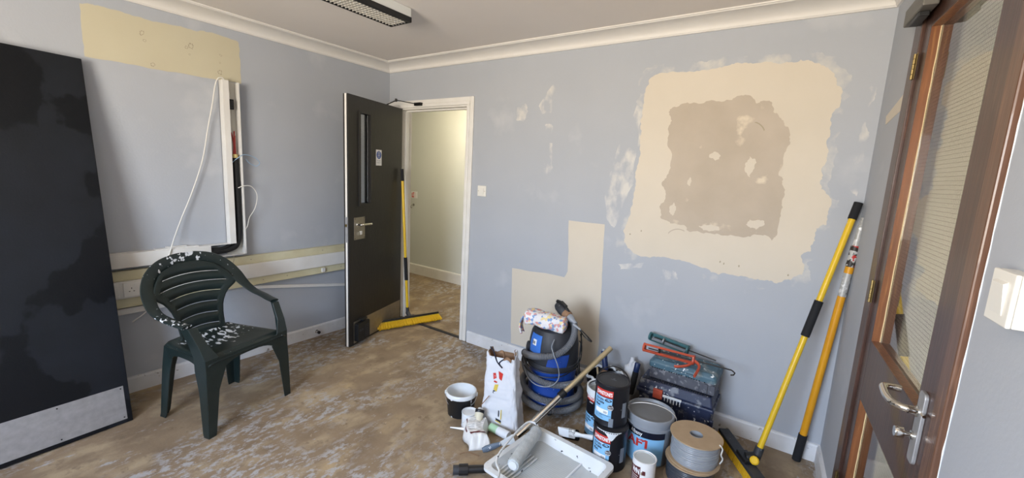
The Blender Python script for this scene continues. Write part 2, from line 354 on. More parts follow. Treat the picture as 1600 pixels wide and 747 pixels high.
wr = S(obj('wall_right', B().box((-.13, 0, 0), (.50, .12, H)).box((1.40, 0, 0), (4.5, .12, H)).box((.50, 0, 2.17), (1.40, .12, H)), 'wallside'), 'grey-blue right wall holding the wooden glazed door', 'wall')
wr.matrix_world = RWM
# front wall (behind the camera) with the window that lights the room
WX0, WX1, WZ0, WZ1 = 1.5, 3.1, .95, 2.1
S(obj('wall_front', B().box((-.12, YF - .12, 0), (WX0, YF, H)).box((WX1, YF - .12, 0), (4.3, YF, H)).box((WX0, YF - .12, 0), (WX1, YF, WZ0)).box((WX0, YF - .12, WZ1), (WX1, YF, H)), 'wall'), 'front wall behind the viewer with the daylight window', 'wall')
wf = thing('window_1', 'white framed daylight window behind the viewer', 'window', (0, 0, 0), kind='structure')
fb = B()
for a, b_ in (((WX0, WZ0), (WX1, WZ0 + .05)), ((WX0, WZ1 - .05), (WX1, WZ1)), ((WX0, WZ0), (WX0 + .05, WZ1)), ((WX1 - .05, WZ0), (WX1, WZ1))):
    fb.box((a[0], YF - .09, a[1]), (b_[0], YF - .03, b_[1]))
obj('window_frame', fb, 'white', wf)
# paint patches and marks on the walls (thin skins of filler with ragged edges)
PATCH = [(2.399, 2.024), (2.42, 2.088), (2.49, 2.118), (2.619, 2.111), (2.732, 2.113), (2.821, 2.118), (2.888, 2.136), (2.973, 2.124), (3.07, 2.119), (3.131, 2.119), (3.191, 2.124), (3.252, 2.101), (3.312, 2.074), (3.354, 2.014), (3.382, 1.963), (3.385, 1.897), (3.362, 1.857), (3.359, 1.773), (3.353, 1.714), (3.365, 1.628), (3.362, 1.541), (3.364, 1.472), (3.406, 1.431), (3.41, 1.369), (3.41, 1.29), (3.37, 1.267), (3.374, 1.204), (3.364, 1.147), (3.323, 1.114), (3.345, 1.061), (3.343, 1.014), (3.294, 0.976), (3.234, 0.945), (3.184, 0.955), (3.1, 0.95), (3.012, 0.954), (2.94, 0.941), (2.862, 0.969), (2.742, 0.991), (2.638, 0.997), (2.533, 0.98), (2.419, 0.996), (2.355, 1.056), (2.341, 1.135), (2.373, 1.229), (2.387, 1.32), (2.395, 1.431), (2.393, 1.54), (2.404, 1.648), (2.4, 1.754), (2.385, 1.838), (2.394, 1.921)]
INNER = [(2.555, 1.885), (2.602, 1.913), (2.678, 1.929), (2.788, 1.943), (2.895, 1.938), (2.91, 1.952), (2.986, 1.955), (3.016, 1.914), (3.046, 1.927), (3.087, 1.919), (3.102, 1.866), (3.155, 1.82), (3.185, 1.775), (3.198, 1.695), (3.177, 1.624), (3.168, 1.532), (3.195, 1.479), (3.202, 1.387), (3.203, 1.294), (3.201, 1.209), (3.181, 1.178), (3.137, 1.201), (3.055, 1.181), (2.949, 1.177), (2.857, 1.18), (2.761, 1.175), (2.718, 1.212), (2.636, 1.213), (2.57, 1.249), (2.559, 1.313), (2.588, 1.379), (2.558, 1.462), (2.593, 1.527), (2.602, 1.63), (2.565, 1.732), (2.573, 1.814)]
ELL = [(1.937, 1.158), (2.209, 1.159), (2.213, 1.025), (2.217, 0.906), (2.222, 0.786), (2.228, 0.641), (2.23, 0.417), (2.236, 0.395), (2.241, 0.278), (2.235, 0.131), (1.499, 0.112), (1.485, 0.411), (1.473, 0.73), (1.64, 0.732), (1.776, 0.743), (1.934, 0.74), (1.958, 0.788), (1.954, 0.939)]
SMEARS = [[(1.72, 2.066), (1.769, 2.08), (1.766, 2.006), (1.731, 1.925), (1.674, 1.922), (1.648, 1.964)], [(1.45, 1.948), (1.51, 1.97), (1.528, 1.92), (1.501, 1.864), (1.446, 1.873)], [(1.696, 1.819), (1.745, 1.816), (1.742, 1.77), (1.702, 1.778)], [(1.698, 1.674), (1.755, 1.672), (1.765, 1.541), (1.764, 1.487), (1.682, 1.493), (1.708, 1.539)], [(2.371, 1.712), (2.391, 1.707), (2.39, 1.605), (2.384, 1.486), (2.367, 1.484), (2.371, 1.604)], [(2.212, 1.443), (2.264, 1.646), (2.346, 1.86), (2.375, 1.838), (2.367, 1.647), (2.363, 1.451), (2.317, 1.337), (2.281, 1.22), (2.233, 1.273)], [(3.451, 1.894), (3.507, 1.982), (3.508, 1.923), (3.481, 1.869)], [(3.485, 1.505), (3.483, 1.664), (3.495, 1.771), (3.516, 1.714), (3.512, 1.598), (3.509, 1.481)], [(2.346, 0.904), (2.493, 0.94), (2.473, 0.907), (2.36, 0.878)], [(2.593, 0.923), (2.678, 0.915), (2.703, 0.876), (2.633, 0.851)]]
YEL = [(-2.054, 2.241), (-2.012, 2.252), (-1.993, 2.251), (-1.945, 2.252), (-1.87, 2.25), (-1.839, 2.247), (-1.785, 2.246), (-1.706, 2.248), (-1.629, 2.254), (-1.586, 2.255), (-1.523, 2.252), (-1.483, 2.266), (-1.436, 2.269), (-1.36, 2.262), (-1.295, 2.257), (-1.284, 2.251), (-1.278, 2.215), (-1.276, 2.138), (-1.277, 1.98), (-1.416, 1.98), (-1.602, 1.979), (-1.78, 1.972), (-1.914, 1.977), (-2.054, 1.974), (-2.055, 2.077), (-2.055, 2.168)]
def onback(poly, d): b = B().prism(poly, .0003, d); b.v = [(x, -z, y) for x, y, z in b.v]; return b
def onleft(poly, d): b = B().prism(poly, 0, d); b.v = [(z, x, y) for x, y, z in b.v]; return b
obj('filler_patch', onback(ragged(PATCH, .010, 3, 1), .0012), 'cream', wb)['label'] = 'large cream filler square on the back wall'
obj('plaster_patch', onback(ragged(INNER, .012, 3, 2), .0022), 'plaster', wb)['label'] = 'grey drying plaster in the middle of the cream square'
obj('filler_patch', onback(ragged(ELL, .003, 2, 3), .0012), 'cream', wb)['label'] = 'stepped cream filler shape above the skirting'
def dilate(P, k):
    c = Vector((sum(p[0] for p in P) / len(P), sum(p[1] for p in P) / len(P))); return [tuple(c + (Vector(p) - c) * (1 + k)) for p in P]
for q, k, sd in ((PATCH, .085, 11),):
    pq = ragged(dilate(q, k), .03, 3, sd); obj('filler_halo', B().add([(x, -.0004, z) for x, z in pq], [tuple(range(len(pq)))]), 'halo', wb)
SMEARS = [dilate(q, .25) for k, q in enumerate(SMEARS) if k not in (4,)]
for i, q in enumerate(SMEARS): pq = ragged(q, .01, 3, i); obj('filler_smear', B().add([(x, -.0008, z) for x, z in pq], [tuple(range(len(pq)))]), 'smear', wb)
def blob(cx, cy, rx, ry, sd, k=9):
    r_ = random.Random(sd); return ragged([(cx + rx * r_.uniform(.6, 1.2) * math.cos(2 * PI * i / k), cy + ry * r_.uniform(.6, 1.2) * math.sin(2 * PI * i / k)) for i in range(k)], .008, 2, sd)
for i, (cx, cy, rx, ry) in enumerate([(2.845, 1.63, .03, .025), (3.03, 1.58, .03, .055), (2.72, 1.47, .012, .03), (2.64, 1.30, .022, .04), (3.09, 1.26, .05, .03), (2.86, 1.21, .06, .02)]):
    obj('filler_patch', onback(blob(cx, cy, rx, ry, 30 + i), .0030), 'cream', wb)
def arcstroke(cx, cz, r, a0, a1, w, d, k=14):
    o = [(cx + (r + (w if 0 < i < k else 0)) * math.cos(math.radians(a0 + (a1 - a0) * i / k)), cz + (r + (w if 0 < i < k else 0)) * math.sin(math.radians(a0 + (a1 - a0) * i / k))) for i in range(k + 1)]
    i_ = [(cx + r * math.cos(math.radians(a0 + (a1 - a0) * i / k)), cz + r * math.sin(math.radians(a0 + (a1 - a0) * i / k))) for i in range(1, k)][::-1]
    return o + i_
obj('scratch_mark', onback(arcstroke(3.00, 1.74, .075, 20, 75, .006, 0), .0031), 'scar', wb)
obj('scratch_mark', onback(arcstroke(2.69, 1.11, .07, 60, 150, .006, 0), .0016), 'plaster', wb)
for i, (cx, cz) in enumerate([(2.39, 1.115), (2.46, 1.145), (2.94, 1.02), (2.96, 1.012), (3.04, 1.01), (3.28, 1.0)]):
    obj('wall_mark', onback(blob(cx, cz, .005, .007, 60 + i, 6), .0018), 'scar', wb)
obj('paint_patch', onleft(ragged(YEL, .004, 2, 5), .0012), 'yellow_patch', wl_)['label'] = 'long yellowish unpainted patch under the coving'
for i, (cy, cz, r) in enumerate([(-1.80, 2.165, .014), (-1.79, 2.125, .010), (-1.56, 2.152, .018), (-1.585, 2.14, .010), (-1.395, 2.14, .009), (-1.40, 2.09, .006), (-1.76, 2.0, .012), (-1.405, 2.03, .016), (-1.57, 2.10, .006)]):
    bb = B(); ring = blob(cy, cz, r, r * 1.1, 80 + i, 7); inner = [(cy + (a - cy) * .62, cz + (c - cz) * .62) for a, c in ring]; n_ = len(ring)
    bb.add([(.0022, a, c) for a, c in ring] + [(.0022, a, c) for a, c in inner], [(k, (k + 1) % n_, (k + 1) % n_ + n_, k + n_) for k in range(n_) if k % 5])
    obj('plug_mark', bb, 'scar', wl_)
bb = B().prism([(.155, 1.809), (.455, 1.869), (.482, 1.805), (.30, 1.785), (.176, 1.77)], -.0012, 0); bb.v = [(x, z, y) for x, y, z in bb.v]
obj('filler_patch', bb, 'cream', wr)
# coving
def cove_prof():
    P = [(0, 2.319), (.010, 2.319), (.013, 2.325)]
    for i in range(9):
        a = math.radians(90 * i / 8); P.append((.016 + .104 * (1 - math.cos(a)), 2.327 + .047 * math.sin(a)))
    return P + [(.126, 2.374), (.130, 2.379), (.138, 2.379), (.138, H)]
cp = cove_prof()
def cove(rails):   # rails(d, z) -> start, end points of the mitred run
    b = B(); n = len(cp); a = [rails(d, z) for d, z in cp]
    b.add([p[0] for p in a] + [p[1] for p in a], [(i, i + 1, n + i + 1, n + i) for i in range(n - 1)]); return b
S(obj('trim_1', cove(lambda d, z: ((d, -d, z), (d, YF, z))), 'cove', smooth=40), 'off-white concave coving along the left wall', 'coving')
S(obj('trim_2', cove(lambda d, z: ((d, -d, z), (W - d * .95, -d, z))), 'cove', smooth=40), 'off-white concave coving along the back wall', 'coving')
t3 = S(obj('trim_3', cove(lambda d, z: ((d * .98, -d, z), (4.3, -d, z))), 'cove', smooth=40), 'off-white concave coving along the right wall', 'coving'); t3.matrix_world = RWM
# skirting
def skirt(name, L0, L1, hh=.101, t=.016): return B().add([(x, y, z) for x in (L0, L1) for y, z in ((0, 0), (-t, 0), (-t, hh - .012), (-t + .006, hh - .002), (0, hh))], [(0, 1, 2, 3, 4), (9, 8, 7, 6, 5)] + [(i, (i + 1) % 5, 5 + (i + 1) % 5, 5 + i) for i in range(5)])
b1 = S(obj('baseboard_back', skirt('b', 1.045, W), 'basebd'), 'scuffed white skirting under the cream patches', 'skirting')
b2 = skirt('b', 0, 4.25); b2.v = [(-y, -x, z) for x, y, z in b2.v]
bl_ = S(obj('baseboard_left', b2, 'basebd'), 'white skirting behind the green chair', 'skirting')
b3 = S(obj('baseboard_right', skirt('b', 0.01, .465), 'basebd'), 'short white skirting beside the wooden door frame', 'skirting'); b3.matrix_world = RWM
# door lining and architrave of the back doorway
df = thing('trim_4', 'white painted frame around the open doorway', 'door frame', (0, 0, 0), kind='structure')
OX0, OX1, OZ = .165, .95, 1.985
obj('lining', B().box((DX0, -.002, 0), (OX0, .125, DZ)).box((OX1, -.002, 0), (DX1, .125, DZ)).box((OX0, -.002, OZ), (OX1, .125, DZ)), 'white', df, bevel=.002)
obj('stop_bead', B().box((OX0, .048, 0), (OX0 + .013, .085, OZ)).box((OX1 - .013, .048, 0), (OX1, .085, OZ)).box((OX0, .048, OZ - .013), (OX1, .085, OZ)), 'white', df, bevel=.002)
obj('architrave', B().box((.055, -.02, 0), (.150, 0, OZ + .012)), 'white', df, bevel=.005)
obj('architrave', B().box((.962, -.02, 0), (.992, 0, OZ + .012)).box((.992, -.014, 0), (1.028, 0, OZ + .075)), 'white', df, bevel=.004)
obj('architrave', B().box((.002, -.02, OZ + .0121), (.991, 0, OZ + .04)).box((.002, -.014, OZ + .04), (.991, 0, OZ + .075)), 'white', df, bevel=.004)
th = tag(bx('threshold_strip', (OX0 + .0, .0, 0), (OX1, .028, .012), 'carpetgap', bevel=.003), 'dark metal strip on the floor across the open doorway', 'threshold')
# hallway beyond
S(obj('wall_hall_far', B().box((-3.0, 1.35, 0), (2.2, 1.45, 2.5)), 'hall'), 'pale hall wall seen through the open doorway', 'wall')
S(obj('wall_hall_left', B().box((-3.1, .12, 0), (-3.0, 1.45, 2.5)), 'hall'), 'hall end wall out of sight to the left', 'wall')
S(obj('wall_hall_right', B().box((2.2, .12, 0), (2.3, 1.45, 2.5)), 'hall'), 'hall end wall out of sight to the right', 'wall')
S(obj('wall_hall_near', B().box((-3.0, .12, 0), (DX0, .14, 2.5)).box((DX1, .12, 0), (2.2, .14, 2.5)).box((DX0, .12, DZ), (DX1, .14, 2.5)), 'hall'), 'hall side of the doorway wall', 'wall')
S(obj('ceiling_hall', B().box((-3.1, .12, 2.5), (2.3, 1.45, 2.6)), 'ceil'), 'ceiling of the hall beyond the doorway', 'ceiling')
b4 = skirt('b', -3.0, 2.2, .14); b4.v = [(x, y + 1.35, z) for x, y, z in b4.v]
S(obj('baseboard_hall', b4, 'white'), 'white skirting along the hall wall', 'skirting')
# hall ceiling lamp (lit)
hl = thing('hall_lamp', 'lit warm round ceiling lamp in the hall out of view', 'lamp', (.02, .62, 2.5))
obj('lamp_base', B().lathe([(.0, 0), (.13, 0), (.14, -.02), (.135, -.03), (0, -.03)], 32), 'white', hl, smooth=40)
HALL_W = 92
obj('diffuser', B().lathe([(.128, -.03), (.125, -.05), (.10, -.07), (.05, -.082), (0, -.085)], 32), emit('lamp_glow', (1, .85, .6), HALL_W), hl, smooth=60)
# fire notice and coat hook on the hall wall
fs = thing('fire_notice', 'small white notice with red print on the hall wall', 'notice', (-1.112, 1.35, 1.104)); fs.scale = (1.25, 1, 1.25)
obj('plate', B().box((-.045, -.004, -.036), (.050, 0, .036)), 'whiteprint', fs)
nb = B().box((-.036, -.0055, .018), (-.030, -.004, -.022)).box((-.036, -.0055, -.030), (-.002, -.004, -.020)).box((-.022, -.0055, -.022), (-.014, -.004, .024)).box((-.022, -.0055, .018), (.002, -.004, .025))
for k in range(4): nb.box((.010, -.0055, .018 - k * .014), (.016, -.004, .024 - k * .014)); nb.box((-.008, -.0055, .012 - k * .010), (-.003, -.004, .017 - k * .010))
obj('print', nb, 'redprint', fs)
hk = thing('coat_hook', 'small chrome hook on the hall wall under the notice', 'hook', (-1.120, 1.35, .965)); hk.scale = (1.3, 1.3, 1.3)
obj('plate', B().lathe([(0, 0), (.014, 0), (.014, .004), (0, .004)], 16, Matrix.Rotation(PI / 2, 4, 'X')), 'chrome', hk)
obj('hook', B().tube(spline([(0, -.004, 0), (0, -.03, -.002), (0, -.042, -.014), (0, -.036, -.03), (0, -.024, -.028)], 6), .005, 8), 'chrome', hk, smooth=60)
# light switch on back wall
ls = thing('light_switch', 'small square white light switch right of the open doorway', 'light switch', (1.141, 0, 1.313))
obj('plate', B().box((-.043, -.009, -.043), (.043, 0, .043)), 'switchp', ls, bevel=.003)
obj('rocker', B().add([(-.022, -.009, -.024), (.022, -.009, -.024), (.022, -.009, .024), (-.022, -.009, .024), (-.022, -.0155, -.024), (.022, -.0155, -.024), (.022, -.011, .024), (-.022, -.011, .024)], [(4, 5, 6, 7), (0, 1, 5, 4), (1, 2, 6, 5), (2, 3, 7, 6), (3, 0, 4, 7)]), 'switchp', ls)
for sx in (-.033, .033): obj('screw', B().lathe([(0, .0095), (.003, .0095), (.003, .008)], 10, Matrix.Translation((sx, 0, 0)) @ Matrix.Rotation(PI / 2, 4, 'X')), 'scar', ls)
# door stop on left skirting
ds = thing('door_stop', 'short chrome door stop on the skirting under the trunking', 'door stop', (.016, -.775, .048))
obj('post', B().lathe([(0, 0), (.014, 0), (.014, .004), (.010, .006), (.010, .030), (.0, .030)], 16, Matrix.Rotation(PI / 2, 4, 'Y')), 'chrome', ds, smooth=40)
obj('buffer', B().lathe([(0, .030), (.013, .030), (.013, .042), (.010, .046), (0, .046)], 16, Matrix.Rotation(PI / 2, 4, 'Y')), 'blackplastic', ds, smooth=40)

# ---------------------------------------------------------------- open black door (door_1)
A_ = Vector((.2, -.02)); Bq = Vector((.42, -.73)); dv = (Bq - A_).normalized(); LW = .762
# local x = away from the hinge, local y = out of the face the viewer sees, z up
DM = Matrix(((dv.x, -dv.y, 0, A_.x), (dv.y, dv.x, 0, A_.y), (0, 0, 1, .006), (0, 0, 0, 1)))
d1 = thing('door_1', 'open black fire door with narrow wired glass panel', 'door', matrix=DM, kind='structure')
# viewer side face normal = (-dv.y, dv.x) ; leaf thickness goes to -y
T = .044; LH = 1.985; LWm = .742; va, vb, vz0, vz1 = .478, .612, 1.155, 1.868
obj('leaf', B().box((0, -T, 0), (va, 0, LH)).box((vb, -T, 0), (LWm, 0, LH)).box((va, -T, 0), (vb, 0, vz0)).box((va, -T, vz1), (vb, 0, LH)), 'blackdoor', d1)
f_ = .014
fb = B()
for y0, y1 in ((-.003, .010), (-T - .010, -T + .003)):
    fb.box((va - f_, y0, vz0 - f_), (va + .004, y1, vz1 + f_)).box((vb - .004, y0, vz0 - f_), (vb + f_, y1, vz1 + f_)).box((va, y0, vz0 - f_), (vb, y1, vz0 + .004)).box((va, y0, vz1 - .004), (vb, y1, vz1 + f_))
obj('panel_bead', fb, 'blackdoor', d1)
pn = bx('glass_pane', (va + .003, -T / 2 - .003, vz0 + .003), (vb - .003, -T / 2 + .003, vz1 - .003), 'glass', d1)
wb_ = B(); s_ = .0125
x = va + .01
while x < vb: wb_.box((x - .0003, -T / 2 - .0003, vz0 + .003), (x + .0003, -T / 2 + .0003, vz1 - .003)); x += s_
z = vz0 + .01
while z < vz1: wb_.box((va + .003, -T / 2 - .0003, z - .0003), (vb - .003, -T / 2 + .0003, z + .0003)); z += s_
tag(obj('wire_mesh', wb_, 'darkmetal', pn), kind='stuff')
lip = obj('edge_strip', B().box((LWm, -T, 0), (LWm + .003, 0, LH)), 'blackdoor', d1)
obj('seal_strip', B().box((LWm + .003, -.031, .0), (LWm + .0045, -.014, 1.0)).box((LWm + .003, -.031, 1.05), (LWm + .0045, -.014, LH)), 'white', d1)['label'] = 'white intumescent strip in the door edge'
obj('latch_plate', B().box((LWm + .0031, -.034, .86), (LWm + .0055, -.010, 1.06)), 'steel', d1)['label'] = 'steel latch plate on the door edge'
obj('latch_bolt', B().box((LWm + .005, -.028, .985), (LWm + .014, -.016, 1.005)), 'brass', d1)
obj('kick_plate', B().box((.012, 0, .012), (LWm - .045, .0016, .196)), 'kick', d1)['label'] = 'satin steel kick plate along the door bottom'
pl = B().prism(rounded(.135, .178, .004, 2, .618, .962), 0, .002); pl.v = [(x, z, y) for x, y, z in pl.v]
pe = obj('handle_plate', pl, 'kick', d1); pe['label'] = 'square satin steel handle plate'
for sx in (.560, .676):
    for sz in (.882, 1.042): obj('screw', B().lathe([(0, .003), (.004, .0025), (.004, .002)], 8, Matrix.Translation((sx, 0, sz)) @ Matrix.Rotation(-PI / 2, 4, 'X')), 'darkmetal', pe)
obj('lever_handle', B().lathe([(.0, .002), (.018, .002), (.018, .007), (.010, .009), (.010, .04)], 16, Matrix.Translation((.652, 0, .995)) @ Matrix.Rotation(-PI / 2, 4, 'X')).tube(spline([(.652, .030, .995), (.650, .046, .995), (.635, .052, .995), (.60, .052, .995), (.555, .052, .993), (.530, .050, .993)], 5), .0095, 10), 'chrome', d1, smooth=60)['label'] = 'chrome lever handle'
obj('key_escutcheon', B().box((.628, .002, .905), (.648, .010, .935)), 'chrome', d1, bevel=.002)
obj('turn_cover', B().box((.590, .002, .908), (.620, .006, .938)), 'whiteprint', d1, bevel=.002)['label'] = 'white square cover on the handle plate'
# keep-shut sign
sg = obj('sign', B().box((.320, 0, 1.468), (.398, .0012, 1.598)), 'whiteprint', d1); sg['label'] = 'white notice with a blue disc'
obj('sign_disc', B().lathe([(0, .0018), (.033, .0018), (.033, .001)], 32, Matrix.Translation((.359, 0, 1.556)) @ Matrix.Rotation(-PI / 2, 4, 'X')), mat('sign_blue', '#1f4a9b', .5), sg)
tb = B()
for s, zz, hh, ww in (('FIRE', 1.574, .0085, .026), ('DOOR', 1.561, .0085, .032), ('KEEP', 1.548, .0085, .032), ('SHUT', 1.534, .0085, .028)):
    vs, fs_ = text_geo(s, hh, .02, ww); tb.add([(.359 - x, .0022, zz + y) for x, y, _ in vs], fs_)
obj('sign_text', tb, 'whiteprint', sg)
tb = B()
for s, zz, ww in (('Fire door', 1.505, .05), ('keep shut', 1.489, .055)):
    vs, fs_ = text_geo(s, .008, .01, ww); tb.add([(.359 - x, .0018, zz + y) for x, y, _ in vs], fs_)
obj('sign_caption', tb, 'greyprint', sg)
# hold-open unit at the bottom corner
ho = B().prism(rounded(.155, .155, .012, 3, .615, .105), .0016, .040); ho.v = [(x, z, y) for x, y, z in ho.v]
hh_ = obj('hold_open_unit', ho, 'blackplastic', d1, bevel=.003); hh_['label'] = 'black floor-hold unit with a foot pedal'
rb = B()
for k in range(7): rb.box((.55, .040, .048 + k * .016), (.605, .043, .054 + k * .016))
obj('grille', rb, 'charcoal', hh_)
lg = B().prism(rounded(.05, .02, .004, 2, .65, .12), .040, .0415); lg.v = [(x, z, y) for x, y, z in lg.v]
obj('badge', lg, 'charcoal', hh_)
obj('pedal', B().box((.585, .004, .183), (.615, .030, .20)).box((.567, .0, .200), (.640, .040, .210)), 'blackplastic', hh_, bevel=.003)
# closer
obj('closer_body', B().box((.03, -T - .055, LH - .075), (.26, -T, LH - .015)), 'darkmetal', d1, bevel=.006)
DMi = DM.inverted()
def dl(p): return DMi @ Vector(p)
a0, a1_, a2_ = dl((.165, -.145, 2.0)), dl((.325, -.200, 2.030)), dl((.40, -.025, 2.022))
a0 = Vector((.14, -T - .03, LH + .004))
obj('closer_arm', B().box((-.01, -.006, -.0), (.01, .006, 0.001)).tube([a0 + Vector((0, 0, -.03)), a0 + Vector((0, 0, .012))], .008, 8).tube([a0 + Vector((0, 0, .010)), a1_], .006, 6, sq=(.6, 1.2)).tube([a1_ + Vector((0, 0, .003)), a2_], .006, 6, sq=(.6, 1.2)).tube([a1_ - Vector((0, 0, .010)), a1_ + Vector((0, 0, .014))], .010, 8), 'darkmetal', d1)['label'] = 'black folding closer arm over the door top'
obj('closer_bracket', B().box((.375, -.046, 2.008), (.455, -.0145, 2.034)), 'darkmetal', d1, bevel=.003).matrix_parent_inverse = DMi

# ---------------------------------------------------------------- glazed wooden door in the right wall (door_2)
d2 = thing('door_2', 'varnished mahogany door with tall wired glass panes', 'door', matrix=RWM.copy(), kind='structure')
# frame: far jamb, near jamb, head
obj('door_frame', B().box((.465, -.012, 0), (.56, .10, 2.20)), 'wood', d2, bevel=.003)
fh = obj('door_frame', B().box((1.341, -.006, 0), (1.385, .10, 2.20)).box((1.385, -.014, 0), (1.43, .10, 2.20)), 'woodedge', d2, bevel=.004); fh['label'] = 'lit-toned near jamb with chipped paint line'
obj('door_frame', B().box((.465, -.012, 2.145), (1.43, .10, 2.20)), 'wood', d2, bevel=.003)
jr = random.Random(2); obj('jamb_line', B().tube([(1.4335 + jr.uniform(-.0012, .0012), -.001, 2.18 * k / 70) for k in range(71)], .0022, 5, rf=lambda t: .0012 + .0026 * max(0, noise.noise(Vector((t * 40, 0, 3))))), 'whitepaint', d2)['label'] = 'chipped white paint line beside the near jamb'
u0, u1 = .565, 1.336; sL, sR = .638, 1.224; zb, zm0, zm1, zt = .20, .665, .905, 2.045; yF, yB = -.002, .042
obj('stile', B().box((u0, yF, .008), (sL, yB, 2.14)), 'wood', d2, bevel=.0015)
obj('stile', B().box((sR, yF, .008), (u1, yB, 2.14)), 'wood', d2, bevel=.0015)
obj('rail', B().box((sL, yF, zt), (sR, yB, 2.14)), 'wood', d2, bevel=.0015)
obj('rail', B().box((sL, yF, zm0), (sR, yB, zm1)), 'wood', d2, bevel=.0015)
obj('rail', B().box((sL, yF, .008), (sR, yB, zb)), 'wood', d2, bevel=.0015)
def reveal(z0, z1):
    b = B(); t = .0015; y1 = yF + .028
    b.box((sL, yF + .001, z0), (sL + t, y1, z1)); b.box((sR - t, yF + .001, z0), (sR, y1, z1)); b.box((sL, yF + .001, z0), (sR, y1, z0 + t)); b.box((sL, yF + .001, z1 - t), (sR, y1, z1)); return b
for z0, z1 in ((zm1, zt), (zb, zm0)):
    obj('glazing_bead', reveal(z0, z1), 'woodlit', d2)
    wobble = [(sL + .0015, yF + .0265 + random.uniform(-.0008, .0004), z0 + (z1 - z0) * k / 24) for k in range(25)]
    obj('split_line', B().tube(wobble, .0016, 5), 'bead', d2)['label'] = 'pale split line along the glazing bead'
    g = bx('glass_pane', (sL + .001, yF + .028, z0 + .001), (sR - .001, yF + .034, z1 - .001), 'frost', d2)
    wm = B(); z = z0 + .0127
    while z < z1: wm.box((sL + .001, yF + .0305, z - .00035), (sR - .001, yF + .0312, z + .00035)); z += .0127
    x = sL + .0127
    while x < sR: wm.box((x - .0003, yF + .0305, z0), (x + .0003, yF + .0312, z1)); x += .0127
    tag(obj('wire_mesh', wm, 'darkmetal', g), kind='stuff')
for z in (1.93, 1.085, .25):
    hb = B().box((.548, -.0135, z - .045), (.580, -.0115, z + .045))
    for k in range(5): hb.tube([(.5625, -.0155, z - .045 + k * .018), (.5625, -.0155, z - .045 + k * .018 + .0165)], .0055, 8)
    obj('hinge', hb, 'brass', d2)
# overhead closer arm and shoe at the head
obj('closer', B().box((.50, -.055, 2.085), (.74, -.013, 2.145)), mat('closer_grey', '#6b6862', .5, .3), d2, bevel=.004)['label'] = 'grey overhead closer at the head of the frame'
obj('closer_cover', B().box((.56, -.050, 2.070), (.68, -.020, 2.086)), 'blackplastic', d2, bevel=.003)
# lever furniture
hp = B().prism(rounded(.042, .195, .012, 4, 1.280, .878), 0, .009); hp.v = [(x, -z - .002, y) for x, y, z in hp.v]
hpl = obj('handle_plate', hp, 'steel', d2, bevel=.002); hpl['label'] = 'tall satin steel handle plate'
RX = Matrix.Rotation(PI / 2, 4, 'X')
lh = B().lathe([(.015, .010), (.015, .014), (.011, .016), (.0105, .03)], 16, Matrix.Translation((1.272, 0, .918)) @ RX)
lh.tube(spline([(1.272, -.012, .918), (1.270, -.035, .918), (1.255, -.055, .918), (1.22, -.062, .918), (1.18, -.062, .920), (1.15, -.058, .922), (1.143, -.040, .922), (1.145, -.018, .922)], 7), .0095, 12)
obj('lever_handle', lh, 'chrome', d2, smooth=60)['label'] = 'chrome return lever handle'
obj('thumb_turn', B().lathe([(.0, .048), (.0135, .048), (.0145, .044), (.0145, .030), (.007, .028), (.007, .016), (.012, .015), (.012, .010)], 20, Matrix.Translation((1.272, 0, .850)) @ RX), 'chrome', d2, smooth=40)
obj('latch_pin', B().tube([(1.300, -.010, .925), (1.318, -.010, .925)], .004, 8), 'chrome', d2)
# dark lobby beyond the wooden door
lb = S(obj('wall_lobby', B().box((.1, 1.3, -.0), (2.0, 1.35, 2.4)).box((.1, .12, 0), (.15, 1.3, 2.4)).box((1.95, .12, 0), (2.0, 1.3, 2.4)).box((.1, .12, 2.4), (2.0, 1.35, 2.45)), 'hall'), 'plain lobby walls behind the glazed wooden door', 'wall'); lb.matrix_world = RWM
# surface switch near the camera
rs = thing('light_switch', 'large surface-mounted white light switch beside the wooden door', 'light switch', matrix=RWM @ Matrix.Translation((1.606, 0, 1.298)))
obj('pattress_box', B().box((-.043, -.024, -.0475), (.043, 0, .0475)), 'switchp', rs, bevel=.002)
obj('plate', B().box((-.0435, -.032, -.048), (.0435, -.0245, .048)), 'switchp', rs, bevel=.0025)
obj('rocker', B().add([(-.022, -.032, -.030), (.022, -.032, -.030), (.022, -.032, .030), (-.022, -.032, .030), (-.022, -.033, -.030), (.022, -.033, -.030), (.022, -.0385, .026), (-.022, -.0385, .026)], [(4, 5, 6, 7), (0, 1, 5, 4), (1, 2, 6, 5), (2, 3, 7, 6), (3, 0, 4, 7)]), 'switchp', rs)

# ================================================================== CEILING LIGHT
cl = thing('ceiling_light', 'unlit surface ceiling light with black edged louvre', 'ceiling light', (1.19, -.90, H))
LL = 1.5
obj('body', B().box((-.085, -LL, -.055), (.088, 0, 0)), 'lampbody', cl, bevel=.006)
obj('end_cap', B().box((-.080, -.0, -.050), (.083, .004, -.004)), 'lampbody', cl, bevel=.002)
obj('louvre_frame', B().box((-.088, -LL, -.080), (-.082, -.002, -.052)).box((.068, -LL, -.080), (.091, -.002, -.052)).box((-.088, -.008, -.080), (.091, -.002, -.056)).box((-.088, -LL, -.080), (.091, -LL + .006, -.056)), 'blackplastic', cl)
lv = B(); k = 0
for i in range(1, 66): lv.box((-.082, -.006 - i * .0225, -.078), (.068, -.0052 - i * .0225, -.069))
for i in range(1, 6): lv.box((-.082 + i * .025, -LL + .006, -.079), (-.0808 + i * .025, -.008, -.064))
lv.box((-.082, -LL + .006, -.0565), (.068, -.008, -.0555))
tag(obj('louvre_grid', lv, 'louvre', cl), kind='stuff')

